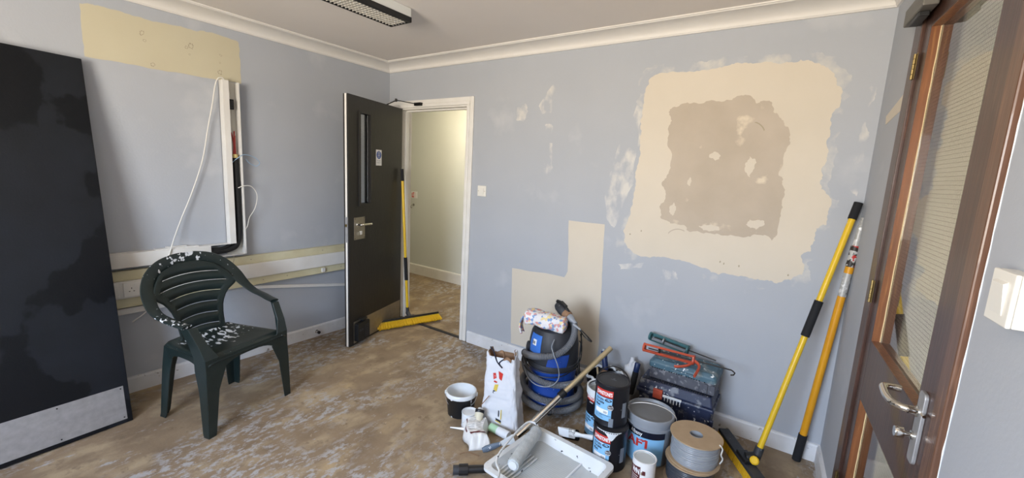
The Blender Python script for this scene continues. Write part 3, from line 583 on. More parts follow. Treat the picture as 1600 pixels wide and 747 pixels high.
# ================================================================== DOOR LEAF LEANING ON THE LEFT WALL
def ortho(o_, xd, zd):
    z = Vector(zd).normalized(); x = Vector(xd); x = (x - z * x.dot(z)).normalized(); y = z.cross(x)
    return Matrix(((x.x, y.x, z.x, o_[0]), (x.y, y.y, z.y, o_[1]), (x.z, y.z, z.z, o_[2]), (0, 0, 0, 1)))
leafM = ortho((.376, -2.079, .002), (.10, -1, 0), (-.322, 0.0, 1.942))
dlf = thing('door_leaf', 'tall black door leaf off its hinges leaning on the left wall', 'door leaf', matrix=leafM)
# local y = z x x : points into the room (+x) or to the wall; measure it
YS = 1 if leafM.col[1].x > 0 else -1
def yr(a, b): return (min(a * YS, b * YS), max(a * YS, b * YS))
y0, y1 = yr(-.040, 0)
obj('leaf', B().box((0, y0, 0), (.80, y1, 1.975)), 'navydoor', dlf, bevel=.0015)
y0, y1 = yr(0, .0016)
kp = obj('kick_plate', B().box((.022, y0, .020), (.78, y1, .205)), 'steel', dlf); kp['label'] = 'brushed steel kick plate on the leaf'
for sx in (.034, .28, .53, .766):
    for sz in (.033, .192): obj('screw', B().box((sx - .003, min(0, .0026 * YS), sz - .003), (sx + .003, max(0, .0026 * YS), sz + .003)), 'darkmetal', kp)
y0, y1 = yr(-.034, -.006)
obj('edge_lipping', B().box((-.0025, y0, .0), (0, y1, 1.975)), 'blackdoor', dlf)

# ================================================================== TRUNKING ON THE LEFT WALL
tk = thing('dado_trunking', 'long cream and white cable trunking along the left wall', 'trunking', (.003, 0, 0))
YE = -2.9; YN = -.03
obj('backplate', B().box((0, YE, .557), (.034, YN, .778)), 'creampvc', tk, bevel=.002)
obj('lid', B().box((.034, YE, .613), (.052, YN, .719)), 'pvc', tk, bevel=.006)['label'] = 'white centre lid of the trunking'
obj('upper_ledge', B().box((.034, YE, .770), (.040, YN, .778)).box((.034, YE, .722), (.038, YN, .726)), 'creampvc', tk)
obj('lower_ledge', B().box((.034, YE, .557), (.040, YN, .563)).box((.034, YE, .606), (.038, YN, .610)), 'creampvc', tk)
for yy, zz in ((-1.02, .585), (-.72, .750), (-1.28, .750), (-.55, .585), (-.52, .752), (-1.20, .584)):
    obj('screw', B().lathe([(0, .0365), (.004, .036), (.004, .034)], 8, Matrix.Translation((0, yy, zz)) @ Matrix.Rotation(PI / 2, 4, 'Y')), 'scar', tk)
obj('clip', B().box((.034, -.735, .566), (.050, -.705, .600)), 'pvc', tk, bevel=.003)
for k, yy in enumerate((-1.925, -2.09)):
    so = thing('socket_outlet', ['white twin socket outlet on the trunking behind the green chair', 'white twin socket outlet on the trunking half behind the leaning black leaf'][k], 'socket', (.0525, yy, .667))
    obj('plate', B().box((0, -.073, -.043), (.010, .073, .043)), 'socket', so, bevel=.003)
    hb = B()
    for sy in (-.036, .036):
        hb.box((.0098, sy - .002, .004), (.0104, sy + .002, .012)); hb.box((.0098, sy - .014, -.012), (.0104, sy - .007, -.008)); hb.box((.0098, sy + .007, -.012), (.0104, sy + .014, -.008))
    tag(obj('socket_holes', hb, 'hole', so), kind='stuff')
    for sy in (-.018, .018): obj('rocker', B().box((.010, sy - .006, .018), (.014, sy + .006, .034)), 'socket', so, bevel=.001)
# vertical open duct + horizontal limb
dk = thing('cable_duct', 'open L-shaped white cable duct with thick black cable inside', 'cable duct', (.003, 0, 0))
DY0, DY1 = -1.418, -1.318
obj('back', B().box((0, DY0, .80), (.004, DY1, 1.978)), mat('duct_inside', '#c9c6bc', .5), dk)
obj('side', B().box((0, DY0, .885), (.062, DY0 + .004, 1.978)).box((.058, DY0 + .0041, .885), (.062, DY0 + .036, 1.978)), 'pvc', dk)['label'] = 'left side wall with return lip'
obj('side', B().box((0, DY1 - .004, .80), (.062, DY1, 1.975)).box((.058, DY1 - .012, .80), (.062, DY1 - .0041, 1.975)), 'pvc', dk)
obj('floor_plate', B().box((0, DY0 - .11, .80), (.062, DY1, .804)), 'pvc', dk)
obj('limb', B().box((0, YE, .80), (.058, -1.535, .886)).box((0, -1.535, .882), (.058, DY0 + .004, .886)), 'pvc', dk, bevel=.003)['label'] = 'closed horizontal limb running left'
cab = spline([(.028, -1.352, 1.50), (.029, -1.350, 1.30), (.029, -1.348, 1.10), (.029, -1.350, .95), (.030, -1.372, .865), (.032, -1.44, .838), (.032, -1.54, .836), (.032, -1.60, .836)], 8)
obj('thick_cable', B().tube(cab, .0195, 12), 'blackcable', dk, smooth=60)
cab2 = spline([(.040, -1.388, 1.44), (.041, -1.385, 1.25), (.040, -1.382, 1.0), (.036, -1.395, .90), (.036, -1.46, .855), (.036, -1.60, .852)], 8)
obj('thick_cable', B().tube(cab2, .011, 10), 'blackcable', dk, smooth=60)
obj('black_clip', B().box((.020, -1.385, 1.795), (.050, -1.350, 1.862)).box((.050, -1.378, 1.805), (.056, -1.358, 1.85)), 'blackplastic', dk, bevel=.003)
for i, (py, dz) in enumerate(((-1.360, .15), (-1.352, .16), (-1.345, .13), (-1.380, .07), (-1.390, .05))):
    z0 = 1.495 if i < 3 else 1.44
    obj('wire_end', B().tube(spline([(.028, py, z0 - .01), (.030, py + random.uniform(-.004, .004), z0 + dz * .5), (.026, py + random.uniform(-.008, .008), z0 + dz)], 5), .0042, 6), 'redcable', dk)
obj('tape_band', B().tube([(.028, -1.352, 1.475), (.028, -1.352, 1.50)], .0205, 12), 'copper', dk)
obj('tape_band', B().tube([(.040, -1.388, 1.43), (.040, -1.388, 1.45)], .013, 12), 'copper', dk)
(obj('blue_wire', B().tube(spline([(.034, -1.375, 1.44), (.055, -1.345, 1.475), (.075, -1.31, 1.50), (.085, -1.25, 1.485), (.080, -1.215, 1.45), (.070, -1.235, 1.425), (.062, -1.275, 1.445), (.060, -1.295, 1.47)], 8), .0022, 6), 'bluecable', dk, smooth=60))['label'] = 'thin pale blue wire'
(obj('loose_wire', B().tube(spline([(.05, -1.350, 1.27), (.066, -1.32, 1.285), (.070, -1.27, 1.28), (.066, -1.235, 1.22), (.064, -1.25, 1.13), (.062, -1.29, 1.06), (.060, -1.305, 1.00), (.045, -1.325, .96)], 8), .0028, 6), 'whitecable', dk, smooth=60))['label'] = 'thin grey looping wire'
(obj('duct_wire', B().tube(spline([(.03, -1.412, 1.983), (.030, -1.385, 1.96), (.034, -1.372, 1.91), (.034, -1.368, 1.86)], 6), .003, 6), 'whitecable', dk, smooth=60))
tag(obj('white_cable', B().tube(spline([(.050, -1.395, 1.965), (.055, -1.418, 1.990), (.050, -1.450, 1.955), (.035, -1.475, 1.80), (.030, -1.503, 1.66), (.030, -1.545, 1.45), (.030, -1.614, 1.24), (.035, -1.68, 1.08), (.055, -1.735, .95), (.070, -1.765, .87), (.066, -1.79, .80), (.060, -1.80, .70), (.058, -1.84, .58), (.03, -1.90, .50), (.012, -1.96, .45)], 8), .0036, 8), 'whitecable', smooth=60), 'long thin white cable hanging from the duct top', 'cable')
(obj('dangling_wire', B().tube(spline([(.04, -1.40, .800), (.062, -1.402, .79), (.064, -1.41, .75), (.056, -1.425, .722)], 6), .002, 6), 'scar', dk, smooth=60))
for i, (y0, y1, zz) in enumerate(((-1.83, -1.60, .8885), (-1.77, -1.66, .8945), (-1.72, -1.53, .8885))):
    tag(obj('trunking_offcut', B().box((.010, y0, zz - .0025), (.030 + .02 * (i != 1), y1, zz + .003)), 'pvc', bevel=.001), ['flat white trunking offcut on the duct limb, longest and left', 'small white offcut stacked on top of the others', 'flat white trunking offcut on the duct limb, nearest the corner'][i], 'offcut', 'offcuts on the duct limb') if i != 2 else None
# slanted mini strip
ms = B().box((0, 0, -.012), (.016, .99, .012))
mso = tag(obj('mini_trunking', ms, 'pvc', bevel=.002, loc=(.003, -1.30, .541), rot=(math.radians(-9.5), 0, 0)), 'narrow white strip slanting down the left wall below the trunking', 'trunking')
ms2 = tag(obj('mini_trunking', B().box((0, -2.9, .508), (.022, -1.66, .545)), 'pvc', bevel=.002), 'short level white strip under the sockets left of the green chair', 'trunking')

# ================================================================== PLASTIC CHAIR
CH = Matrix.Translation((.600, -1.702, 0)) @ Matrix.Rotation(math.radians(15.0), 4, 'Z')
ch = thing('garden_chair', 'dark green plastic garden chair splashed with white paint', 'chair', matrix=CH)
ARC = [(.112, -.260, .602), (.055, -.268, .609), (0., -.275, .620), (-.085, -.276, .640), (-.150, -.270, .682), (-.200, -.254, .745), (-.240, -.214, .808), (-.268, -.142, .856), (-.280, -.06, .876), (-.282, 0, .879)]
ARC = ARC + [(x, -y, z) for x, y, z in ARC[-2::-1]]
path = spline(ARC, 6); n_ = len(path)
b = B(); cs = [(-.5, .0), (-.47, .25), (-.3, .42), (0, .5), (.3, .42), (.47, .25), (.5, 0), (.42, -.3), (-.42, -.3)]
cen = Vector((-.05, 0, .62))
for i, pnt in enumerate(path):
    T_ = (path[min(i + 1, n_ - 1)] - path[max(i - 1, 0)]).normalized()
    out = Vector((0, pnt.y, max(0, (pnt.z - .66)) * 1.15)); out = out - T_ * out.dot(T_); out.normalize()
    up = T_.cross(out); up = up if up.z + up.x * .9 > 0 else -up
    t = i / (n_ - 1); wv = .054 + .022 * max(0., min(1., (pnt.z - .64) / .10))
    hh = .020
    for cx_, cz_ in cs: b.v.append(tuple(pnt + out * cx_ * wv + up * cz_ * hh - out * (wv - .058) * .35))
nc = len(cs)
for i in range(n_ - 1):
    for j in range(nc): b.f.append((i * nc + j, i * nc + (j + 1) % nc, (i + 1) * nc + (j + 1) % nc, (i + 1) * nc + j))
b.f.append(tuple(range(nc))); b.f.append(tuple((n_ - 1) * nc + j for j in range(nc)))
obj('arm_and_back_rim', b, 'chairrim', ch, smooth=50)['label'] = 'one-piece rim forming both arms and the back arch'
# splat: half width and depth as functions of height
def rim_half(z):   # inner half width of the arch at height z
    pts = [(.60, .240), (.635, .240), (.675, .232), (.735, .214), (.800, .165), (.835, .115), (.850, .04)]
    for (z0, w0), (z1, w1) in zip(pts, pts[1:]):
        if z <= z1: return w0 + (w1 - w0) * max(0, (z - z0)) / (z1 - z0)
    return .03
def splat_half(z):
    if z > .710: return rim_half(z) + .022
    t = (z - .40) / (.710 - .40)
    return .128 + .012 * t + (rim_half(.710) + .022 - .140) * max(0, (t - .05)) ** 4.2 * 1.22 if t > .05 else .128 + .012 * t
def splat_x(z): return -.165 - .118 * max(0, (z - .42) / .48) ** 1.0
zs = []; z = .408
slots = [.470, .535, .600, .662, .722, .778]
lev = [.405]
for s in slots: lev += [s - .025, s - .0019, s + .0019]
lev += [.812, .830, .845, .856]
NU = 28
def sp_fn(u, k):
    z = lev[k]; w = min(splat_half(z), .30); y = (u * 2 - 1) * w
    zz = z - (.0 if z > .83 else .22 * y * y * (1 if z < .84 else .4)); ww = w
    return (splat_x(zz) + 1.25 * y * y * (1 - .45 * max(0, (z - .6) / .3)), y, zz + (.010 * math.cos(y / max(w, .01) * PI / 2) if .42 < z < .82 else 0))
b = B(); nl = len(lev)
for k in range(nl):
    for i in range(NU + 1): b.v.append(sp_fn(i / NU, k))
for k in range(nl - 1):
    isslot = any(abs(lev[k] - (s - .0019)) < 1e-6 for s in slots)
    for i in range(NU):
        if isslot and 3 <= i < NU - 3: continue
        b.f.append((k * (NU + 1) + i, k * (NU + 1) + i + 1, (k + 1) * (NU + 1) + i + 1, (k + 1) * (NU + 1) + i))
obj('back_splat', b, 'chair', ch, smooth=60, solid=.006)['label'] = 'slotted back panel'
# seat
def seat_fn(u, v):
    x = -.185 + .405 * u; hw = .195 + .045 * u; y = (v * 2 - 1) * hw
    z = .432 - .020 * math.sin(PI * min(1, u * 1.1)) * (1 - (v * 2 - 1) ** 2) + .012 * (u > .9) * 0
    if u < .12: z += (.12 - u) * .10 * (1 - (v * 2 - 1) ** 4)
    if u > .92: z -= (u - .92) * .35
    e_ = abs(v * 2 - 1)
    if e_ > .9: z -= (e_ - .9) * .10
    return (x, y, z)
obj('seat', B().grid(24, 20, seat_fn), 'chairspot', ch, smooth=60, solid=.008)['label'] = 'seat heavily spattered with white paint'
# front apron (arch) and side aprons
def apron(p0, p1, depth_mid, depth_end, nseg=16, thick=.007, zt=.424):
    b = B(); p0 = Vector(p0); p1 = Vector(p1); d = (p1 - p0); n2 = Vector((-d.y, d.x, 0)).normalized() * thick / 2
    for i in range(nseg + 1):
        t = i / nseg; c = abs(t * 2 - 1); dep = depth_mid + (depth_end - depth_mid) * c ** 3.2; q = p0 + d * t
        for s in (-1, 1): b.v.append((q.x + n2.x * s, q.y + n2.y * s, zt)); b.v.append((q.x + n2.x * s, q.y + n2.y * s, zt - dep))
    for i in range(nseg):
        o = i * 4; b.f += [(o, o + 4, o + 5, o + 1), (o + 2, o + 3, o + 7, o + 6), (o, o + 2, o + 6, o + 4), (o + 1, o + 5, o + 7, o + 3)]
    b.f += [(0, 1, 3, 2), (nseg * 4, nseg * 4 + 2, nseg * 4 + 3, nseg * 4 + 1)]
    return b
obj('front_apron', apron((.214, -.225, 0), (.214, .225, 0), .030, .14), 'chair', ch)
for s in (-1, 1): obj('side_apron', apron((-.165, s * .20, 0), (.18, s * .238, 0), .030, .10), 'chair', ch)
obj('back_apron', apron((-.178, -.185, 0), (-.178, .185, 0), .030, .08), 'chair', ch)
def leg(rows, sx, sy, t=.007):
    """L-section leg. rows: (x, y, a, b, z): outer corner, plate lengths a along x (inward), b along y (inward)"""
    b = B()
    for x, y, a, c, z in rows:
        ax, cy = -sx * a, -sy * c
        b.v += [(x, y, z), (x + ax, y, z), (x + ax, y - sy * t, z), (x - sx * t, y - sy * t, z), (x - sx * t, y + cy, z), (x, y + cy, z)]
    for i in range(len(rows) - 1):
        for j in range(6): b.f.append((i * 6 + j, i * 6 + (j + 1) % 6, (i + 1) * 6 + (j + 1) % 6, (i + 1) * 6 + j))
    b.f.append((0, 1, 2, 3, 4, 5)); k = (len(rows) - 1) * 6; b.f.append(tuple(k + j for j in range(6))[::-1]); return b
for s in (-1, 1):
    lg_ = leg([(.222, s * .262, .040, .042, 0), (.222, s * .262, .046, .046, .02), (.220, s * .258, .060, .070, .25), (.217, s * .254, .085, .110, .36), (.217, s * .255, .085, .075, .43), (.190, s * .263, .076, .050, .50), (.134, s * .274, .066, .044, .598)], 1, s)
    obj('leg', lg_, 'chair', ch, bevel=.004)
    lb_ = leg([(-.225, s * .226, .045, .045, 0), (-.220, s * .224, .050, .050, .02), (-.200, s * .212, .065, .07, .28), (-.185, s * .202, .085, .095, .425)], -1, s)
    obj('leg', lb_, 'chair', ch, bevel=.004)

# ================================================================== PUSH BROOM in the doorway
bh0, bh1 = Vector((.205, -.325, 0)), Vector((.415, .245, 0))
ax_ = (bh1 - bh0); ax_.z = 0; La = ax_.length; axn = ax_.normalized(); side = Vector((axn.y, -axn.x, 0))   # side points to the camera (+x)
BMx = Matrix(((axn.x, side.x, 0, bh0.x), (axn.y, side.y, 0, bh0.y), (0, 0, 1, 0), (0, 0, 0, 1)))
br = thing('push_broom', 'wide push broom with yellow bristles standing in the open doorway', 'broom', matrix=BMx)
tilt = math.radians(38)
def bt(y, z): return (.030 + y * math.cos(tilt) + z * math.sin(tilt) * -1 + .02, .062 + y * math.sin(tilt) + z * math.cos(tilt))
hb_ = B(); sec = [(-.028, -.012), (.028, -.012), (.028, .006), (.012, .014), (-.012, .014), (-.028, .006)]
pr = [bt(y, z) for y, z in sec]
hb_.add([(0, y, z) for y, z in pr] + [(La, y, z) for y, z in pr], [(0, 1, 2, 3, 4, 5), (11, 10, 9, 8, 7, 6)] + [(i, (i + 1) % 6, (i + 1) % 6 + 6, i + 6) for i in range(6)])
obj('head', hb_, 'blackplastic', br)
rnd = random.Random(3); bb = B()
for i in range(46):
    for j in range(5):
        x = .008 + (La - .016) * i / 45; yy = -.024 + .012 * j
        y0, z0 = bt(yy, -.010); y1_, z1_ = bt(yy * 1.5 + .004, -.075)
        dx = (x - La / 2) * .05 + rnd.uniform(-.004, .004); z1_ = max(z1_ + rnd.uniform(-.003, .003), .002)
        w = .0030
        bb.add([(x - w, y0, z0 - w), (x + w, y0, z0 - w), (x + w, y0, z0 + w), (x - w, y0, z0 + w), (x + dx - w * 1.3, y1_, z1_), (x + dx + w * 1.3, y1_, z1_), (x + dx + w * 1.3, y1_ + w * 1.6, z1_ + w), (x + dx - w * 1.3, y1_ + w * 1.6, z1_ + w)], [(0, 1, 5, 4), (1, 2, 6, 5), (2, 3, 7, 6), (3, 0, 4, 7), (4, 5, 6, 7)])
tag(obj('bristles', bb, 'bristle', br), 'yellow bristles', None, None, 'stuff')
Bi = BMx.inverted()
pa = Bi @ Vector((.305, -.020, .085)); pb = Bi @ Vector((.238, -.050, 1.455))
py0, pz0 = bt(0, .014)
obj('pole_joint', B().tube([(pa.x, py0 + .004, pz0 - .006), (pa.x, pa.y, pa.z + .012)], .020, 10).tube([pa, pa + (pb - pa) * .045], .015, 10).box((pa.x - .045, py0 - .01, pz0 - .008), (pa.x + .045, py0 + .012, pz0 + .008)), 'charcoal', br)
dd = pb - pa
obj('pole', B().tube([pa + dd * .03, pa + dd * .93], .0125, 12), 'yellowpole', br, smooth=60)
obj('grip', B().tube([pa + dd * .92, pa + dd * .985, pa + dd], .0145, 12), 'foam', br, smooth=60)
obj('grip', B().tube([pa + dd * .24, pa + dd * .40], .0165, 12), 'foam', br, smooth=60)

# ================================================================== RIGHT CORNER: second broom and extension pole
b2_ = thing('deck_broom', 'yellow pole broom leaning in the right corner', 'broom', (3.255, -.33, 0))
o_ = Vector((3.255, -.33, 0))
p0 = Vector((3.262, -.318, .055)) - o_; p1 = Vector((3.520, -.040, 1.415)) - o_; dd = p1 - p0
obj('pole', B().tube([p0 + dd * .05, p0 + dd * .95], .0145, 14), 'yellowpole', b2_, smooth=60)
obj('grip', B().tube([p0 + dd * .94, p0 + dd * .985, p0 + dd], .0185, 14), 'foam', b2_, smooth=60)
obj('grip', B().tube([p0 + dd * .50, p0 + dd * .635], .0195, 14), 'foam', b2_, smooth=60)
obj('socket', B().tube([p0 + dd * .0, p0 + dd * .06], .021, 12), 'charcoal', b2_, smooth=60)
hd0 = Vector((3.085, -.10, 0)) - o_; hd1 = Vector((3.36, -.56, 0)) - o_
aM = ortho((hd0.x, hd0.y, 0), hd1 - hd0, (0, 0, 1)); Lh = (hd1 - hd0).length
sgn = 1
hb_ = B().box((0, -.030, .044), (Lh, .030, .064), aM)
obj('head', hb_, 'charcoal', b2_, bevel=.004)
hj = B().box((Lh / 2 - .05, -.028, .062), (Lh / 2 + .05, .030, .082), aM).tube([aM @ Vector((Lh / 2, 0, .07)), p0 + dd * .02], .028, 10)
obj('pole_bracket', hj, 'blackplastic', b2_, bevel=.004)
bb = B(); rnd = random.Random(8)
for i in range(48):
    for j in range(5):
        x = .006 + (Lh - .012) * i / 47; yy = -.026 + .013 * j; w = .0036; dx = rnd.uniform(-.004, .004); dy = (j - 2) * .004
        bb.add([(x - w, yy - w, .046), (x + w, yy - w, .046), (x + w, yy + w, .046), (x - w, yy + w, .046), (x + dx - w, yy + dy - w, .002), (x + dx + w, yy + dy - w, .002), (x + dx + w, yy + dy + w, .002), (x + dx - w, yy + dy + w, .002)], [(0, 1, 5, 4), (1, 2, 6, 5), (2, 3, 7, 6), (3, 0, 4, 7), (4, 5, 6, 7)], aM)
tag(obj('bristles', bb, 'bristle2', b2_), 'yellow bristles', None, None, 'stuff')
obj('clamp_knob', B().lathe([(0, 0), (.020, 0), (.022, .006), (.022, .018), (.016, .024), (0, .024)], 10, Matrix.Translation(Vector((3.262, -.352, .082)) - o_) @ axis_matrix((0, 0, 0), (.05, -.9, .6))), 'bristle', b2_, smooth=35)['label'] = 'yellow clamp knob'
ep = thing('extension_pole', 'orange-yellow extension pole smeared with plaster, leaning beside the yellow broom', 'pole', (3.447, -.062, 0))
o_ = Vector((3.447, -.062, 0)); p0 = Vector((0, 0, .006)); p1 = Vector((3.548, -.046, 1.345)) - o_; dd = p1 - p0
obj('pole', B().tube([p0 + dd * .10, p0 + dd * .70], .0175, 14), 'orangepole', ep, smooth=60)
obj('foot_grip', B().tube([p0, p0 + dd * .115], .021, 14), 'foam', ep, smooth=60)
obj('smeared_section', B().tube([p0 + dd * .70, p0 + dd * .80], .0172, 14), 'dirtyalu', ep, smooth=60)['label'] = 'plaster-smeared section of the pole'
obj('collar', B().tube([p0 + dd * .79, p0 + dd * .815], .0185, 14), 'orangepole', ep, smooth=60)
obj('label_sleeve', B().tube([p0 + dd * .815, p0 + dd * .895], .0190, 14), mat('torn_label', '#b9b8b5', .5, layers=[('#2a2522', 30, .50, .54, 6), ('#b52a24', 22, .60, .63, 4, (1, 1, 1), 4)]), ep, smooth=60)
obj('inner_tube', B().tube([p0 + dd * .895, p0 + dd * .965], .0135, 14), 'dirtyalu', ep, smooth=60)
obj('threaded_tip', B().tube([p0 + dd * (.96 + .004 * k) for k in range(11)], .010, 12, rf=lambda t: .010 if int(t * 10.01) % 2 else .013), 'dirtyalu', ep)

# ================================================================== CLUTTER ON THE FLOOR
def wire_handle(R, z, az, drop, r=.0018, n=24, lift=0.):
    """bail wire hinged at az and az+180; drop: how far its middle lies (angle from vertical, radians)"""
    pts = []
    for i in range(n + 1):
        t = PI * i / n; c = math.cos(t) * R; s = math.sin(t) * R
        x = s * math.sin(drop); zz = s * math.cos(drop)
        pts.append((c * math.cos(az) - x * math.sin(az), c * math.sin(az) + x * math.cos(az), z + zz))
    return B().tube(pts, r, 6)
# --- black bucket, white paint inside
bk = thing('paint_bucket', 'small black bucket with white painted inside and rim', 'bucket', (1.728, -.865, 0))
obj('body', B().lathe([(0, 0), (.076, 0), (.079, .003), (.088, .112), (.090, .116), (.090, .124), (.088, .126)], 40), 'spattered', bk, smooth=35)
obj('inside', B().lathe([(.0865, .1475), (.0855, .120), (.075, .006), (0, .006)], 40), 'whitepaint', bk, smooth=40)['label'] = 'white paint lining the inside'
obj('rim', B().lathe([(.0865, .122), (.0945, .124), (.0960, .132), (.0945, .144), (.0900, .1485), (.0862, .1480)], 40), 'traywhite', bk, smooth=40)
for k, a in enumerate((-2.6, .54)): obj('ear', B().lathe([(0, 0), (.012, 0), (.012, .008), (0, .008)], 12, axis_matrix((.092 * math.cos(a), .092 * math.sin(a), .128), (math.cos(a), math.sin(a), .128))), 'whitepaint', bk)
obj('wire_handle', wire_handle(.0985, .128, -2.6, 2.35), 'steel', bk, smooth=60)
# --- small white tin
def small_tin(name, label, loc, R, h, body='whitepaint', lid='whitepaint'):
    t = thing(name, label, 'paint tin', loc)
    obj('body', B().lathe([(0, 0), (R, 0), (R, .003), (R - .0015, .004), (R - .0015, h - .005), (R, h - .003), (R, h), (R - .003, h + .001), (R - .005, h - .002), (R - .007, h - .005), (0, h - .005)], 40), body, t, smooth=35)
    obj('lid', B().lathe([(R - .007, h - .005), (R - .008, h - .0015), (R - .012, h - .0005), (R - .014, h - .004), (0, h - .004)], 40), lid, t, smooth=35)
    return t
small_tin('paint_tin', 'little plain white tin beside the black bucket', (1.852, -.930, 0), .047, .084)
# --- stacked 5L black cans
def wordmark(t, R, az, z, w):
    rp = B(); arc_panel(rp, R, az - w / 2 / R, az + w / 2 / R, z - .017, z + .020, 14); o = obj('red_banner', rp, 'redprint', t)
    tb = B(); text_curved(tb, "JOHNSTONE'S", R + .0006, az, z - .0085, .020, .035, w * .93); obj('wordmark', tb, 'whiteprint', o)
    tb = B(); text_curved(tb, "TRADE", R + .0006, az, z - .028, .0065, .03, .026); obj('wordmark', tb, 'whiteprint', o); return o
def paint_can(label, loc, R=.088, h=.221, az=-1.9, lid=True, grp=None, drip=False):
    t = thing('paint_can', label, 'paint can', loc, 0, grp)
    obj('body', B().lathe([(0, 0), (R - .001, 0), (R, .003), (R - .0015, .007), (R - .0015, h - .022), (R + .0005, h - .018), (R + .001, h - .006), (R, h - .001), (R - .004, h), (R - .006, h - .004), (R - .006, h - .008)], 48), 'canblack', t, smooth=35)
    if lid: obj('lid', B().lathe([(R - .0055, h - .005), (R - .010, h - .0035), (R - .013, h - .0045), (R - .016, h - .008), (R * .3, h - .0075), (0, h - .0075)], 48), 'canlid', t, smooth=35)
    Rl = R - .0008; a0 = az - .78; a1 = az + .42
    lp = B(); arc_panel(lp, Rl, a0, a1, .030, .152, 24); o = obj('label', lp, 'lightblue', t); o['label'] = 'light blue paint label'
    wordmark(t, Rl + .0003, az - .12, h - .048, .098)
    tb = B()
    for s, zz, ww in (('Acrylic', .134, .047), ('Durable', .117, .050), ('Matt', .100, .030)):
        vs, fs_ = text_geo(s, .0125, .03, ww); a = az - .62 + ww / 2 / Rl
        tb.add([((Rl + .0006) * math.cos(a + x / Rl), (Rl + .0006) * math.sin(a + x / Rl), zz + y) for x, y, _ in vs], fs_)
    obj('label_text', tb, 'blackprint', o)
    q = B(); arc_panel(q, Rl + .0005, az - .62, az + .22, .064, .088, 14); obj('white_panel', q, 'whiteprint', o)
    q = B()
    for k in range(9): arc_panel(q, Rl + .0008, az - .05 + k * .025, az - .05 + k * .025 + (.012 if k % 3 else .018), .068, .080, 1)
    obj('barcode', q, 'greyprint', o)
    q = B()
    for k in range(3): arc_panel(q, Rl + .0005, az - .6, az - .05 - .05 * k, .040 + .007 * k, .0415 + .007 * k, 10)
    arc_panel(q, Rl + .0005, az - .30, az + .40, .0565, .0585, 12)
    obj('small_print', q, 'navy', o)
    def disc(cx, cz, r, R_, b, n=20, sq=1.):
        vs = [((R_) * math.cos(az + (cx + r * math.cos(2 * PI * k / n)) / Rl), R_ * math.sin(az + (cx + r * math.cos(2 * PI * k / n)) / Rl), cz + sq * r * math.sin(2 * PI * k / n)) for k in range(n)]
        b.add(vs, [tuple(range(n))]); return b
    obj('badge', disc(.030, .105, .0155, Rl + .0008, B()), 'blackprint', o)
    q = B(); disc(.030, .105, .0140, Rl + .0011, q); obj('badge_ring', q, 'whiteprint', o)
    q = B(); disc(.030, .105, .0128, Rl + .0014, q); obj('badge_disc', q, 'blackprint', o)
    tb = B(); text_curved(tb, 'MATT', Rl + .0018, az + .030 / Rl, .1045, .006, .03, .021); 
    for k in range(3): arc_panel(tb, Rl + .0018, az + .020 / Rl, az + .040 / Rl, .0985 - k * .003, .0998 - k * .003, 4)
    obj('badge_text', tb, 'whiteprint', o)
    q = B(); disc(.016, .140, .018, Rl + .0007, q, 20, .42); obj('oval_badge', q, 'blackprint', o)
    tb = B(); text_curved(tb, 'TRADE', Rl + .0011, az + .016 / Rl, .1375, .005, .02, .022); obj('oval_text', tb, 'lightblue', o)
    q = B(); arc_panel(q, Rl + .001, az + .30, az + .56, .0, .047, 6); obj('paint_run', q, 'greyprint', t)
    return t
c2 = paint_can("lower black paint can of the stack of two, red JOHNSTONE'S banner".replace("JOHNSTONE'S ", ''), (2.626, -.722, 0), az=-1.62)
q = B().grid(30, 1, lambda u, v: (.0888 * math.cos(-2.1 + 1.5 * u), .0888 * math.sin(-2.1 + 1.5 * u), (.219 - (.006 + .040 * math.exp(-((u - .62) / .16) ** 2) + (.10 if .70 < u < .73 else 0)) * (1 - v)))); obj('paint_run', q, 'whitepaint', c2)['label'] = 'grey-white paint run down from the rim'
c1 = paint_can('upper black paint can of the stack of two, red banner and light blue label', (2.604, -.688, .2215), az=-1.60)
q = B(); tv, tf = text_geo('5 LITRES', .006, .01, .03); q.add([(x, y, .2215 - .0070) for x, y, _ in tv], tf); tv, tf = text_geo('O', .010, .01, .010); q.add([(x, y + .010, .2215 - .0070) for x, y, _ in tv], tf)
lt = obj('lid_text', q, 'greyprint', c1)
obj('handle', wire_handle(.0905, .190, .62, .38, .0028), 'blackplastic', c1, smooth=60)['label'] = 'black plastic-coated carrying handle'
obj('side_sticker', arc_panel(B(), .0888, -.55, -.25, .05, .13, 6), 'greyprint', c1)
obj('side_sticker', arc_panel(B(), .0888, -.55, -.25, .05, .13, 6), 'greyprint', c2)
c3 = paint_can('open black can with white-crusted rim behind the stack of two', (2.500, -.536, 0), R=.088, h=.30, az=-1.85, lid=False)
obj('rim_crust', B().lathe([(.0865, .26), (.0925, .265), (.0935, .285), (.0930, .302), (.0895, .305), (.0835, .302), (.0830, .27)], 40), 'whitepaint', c3, smooth=40)['label'] = 'white paint crust round the rim'
obj('paint_inside', B().lathe([(.083, .27), (.08, .24), (0, .24)], 32), 'paintgrey', c3, smooth=40)
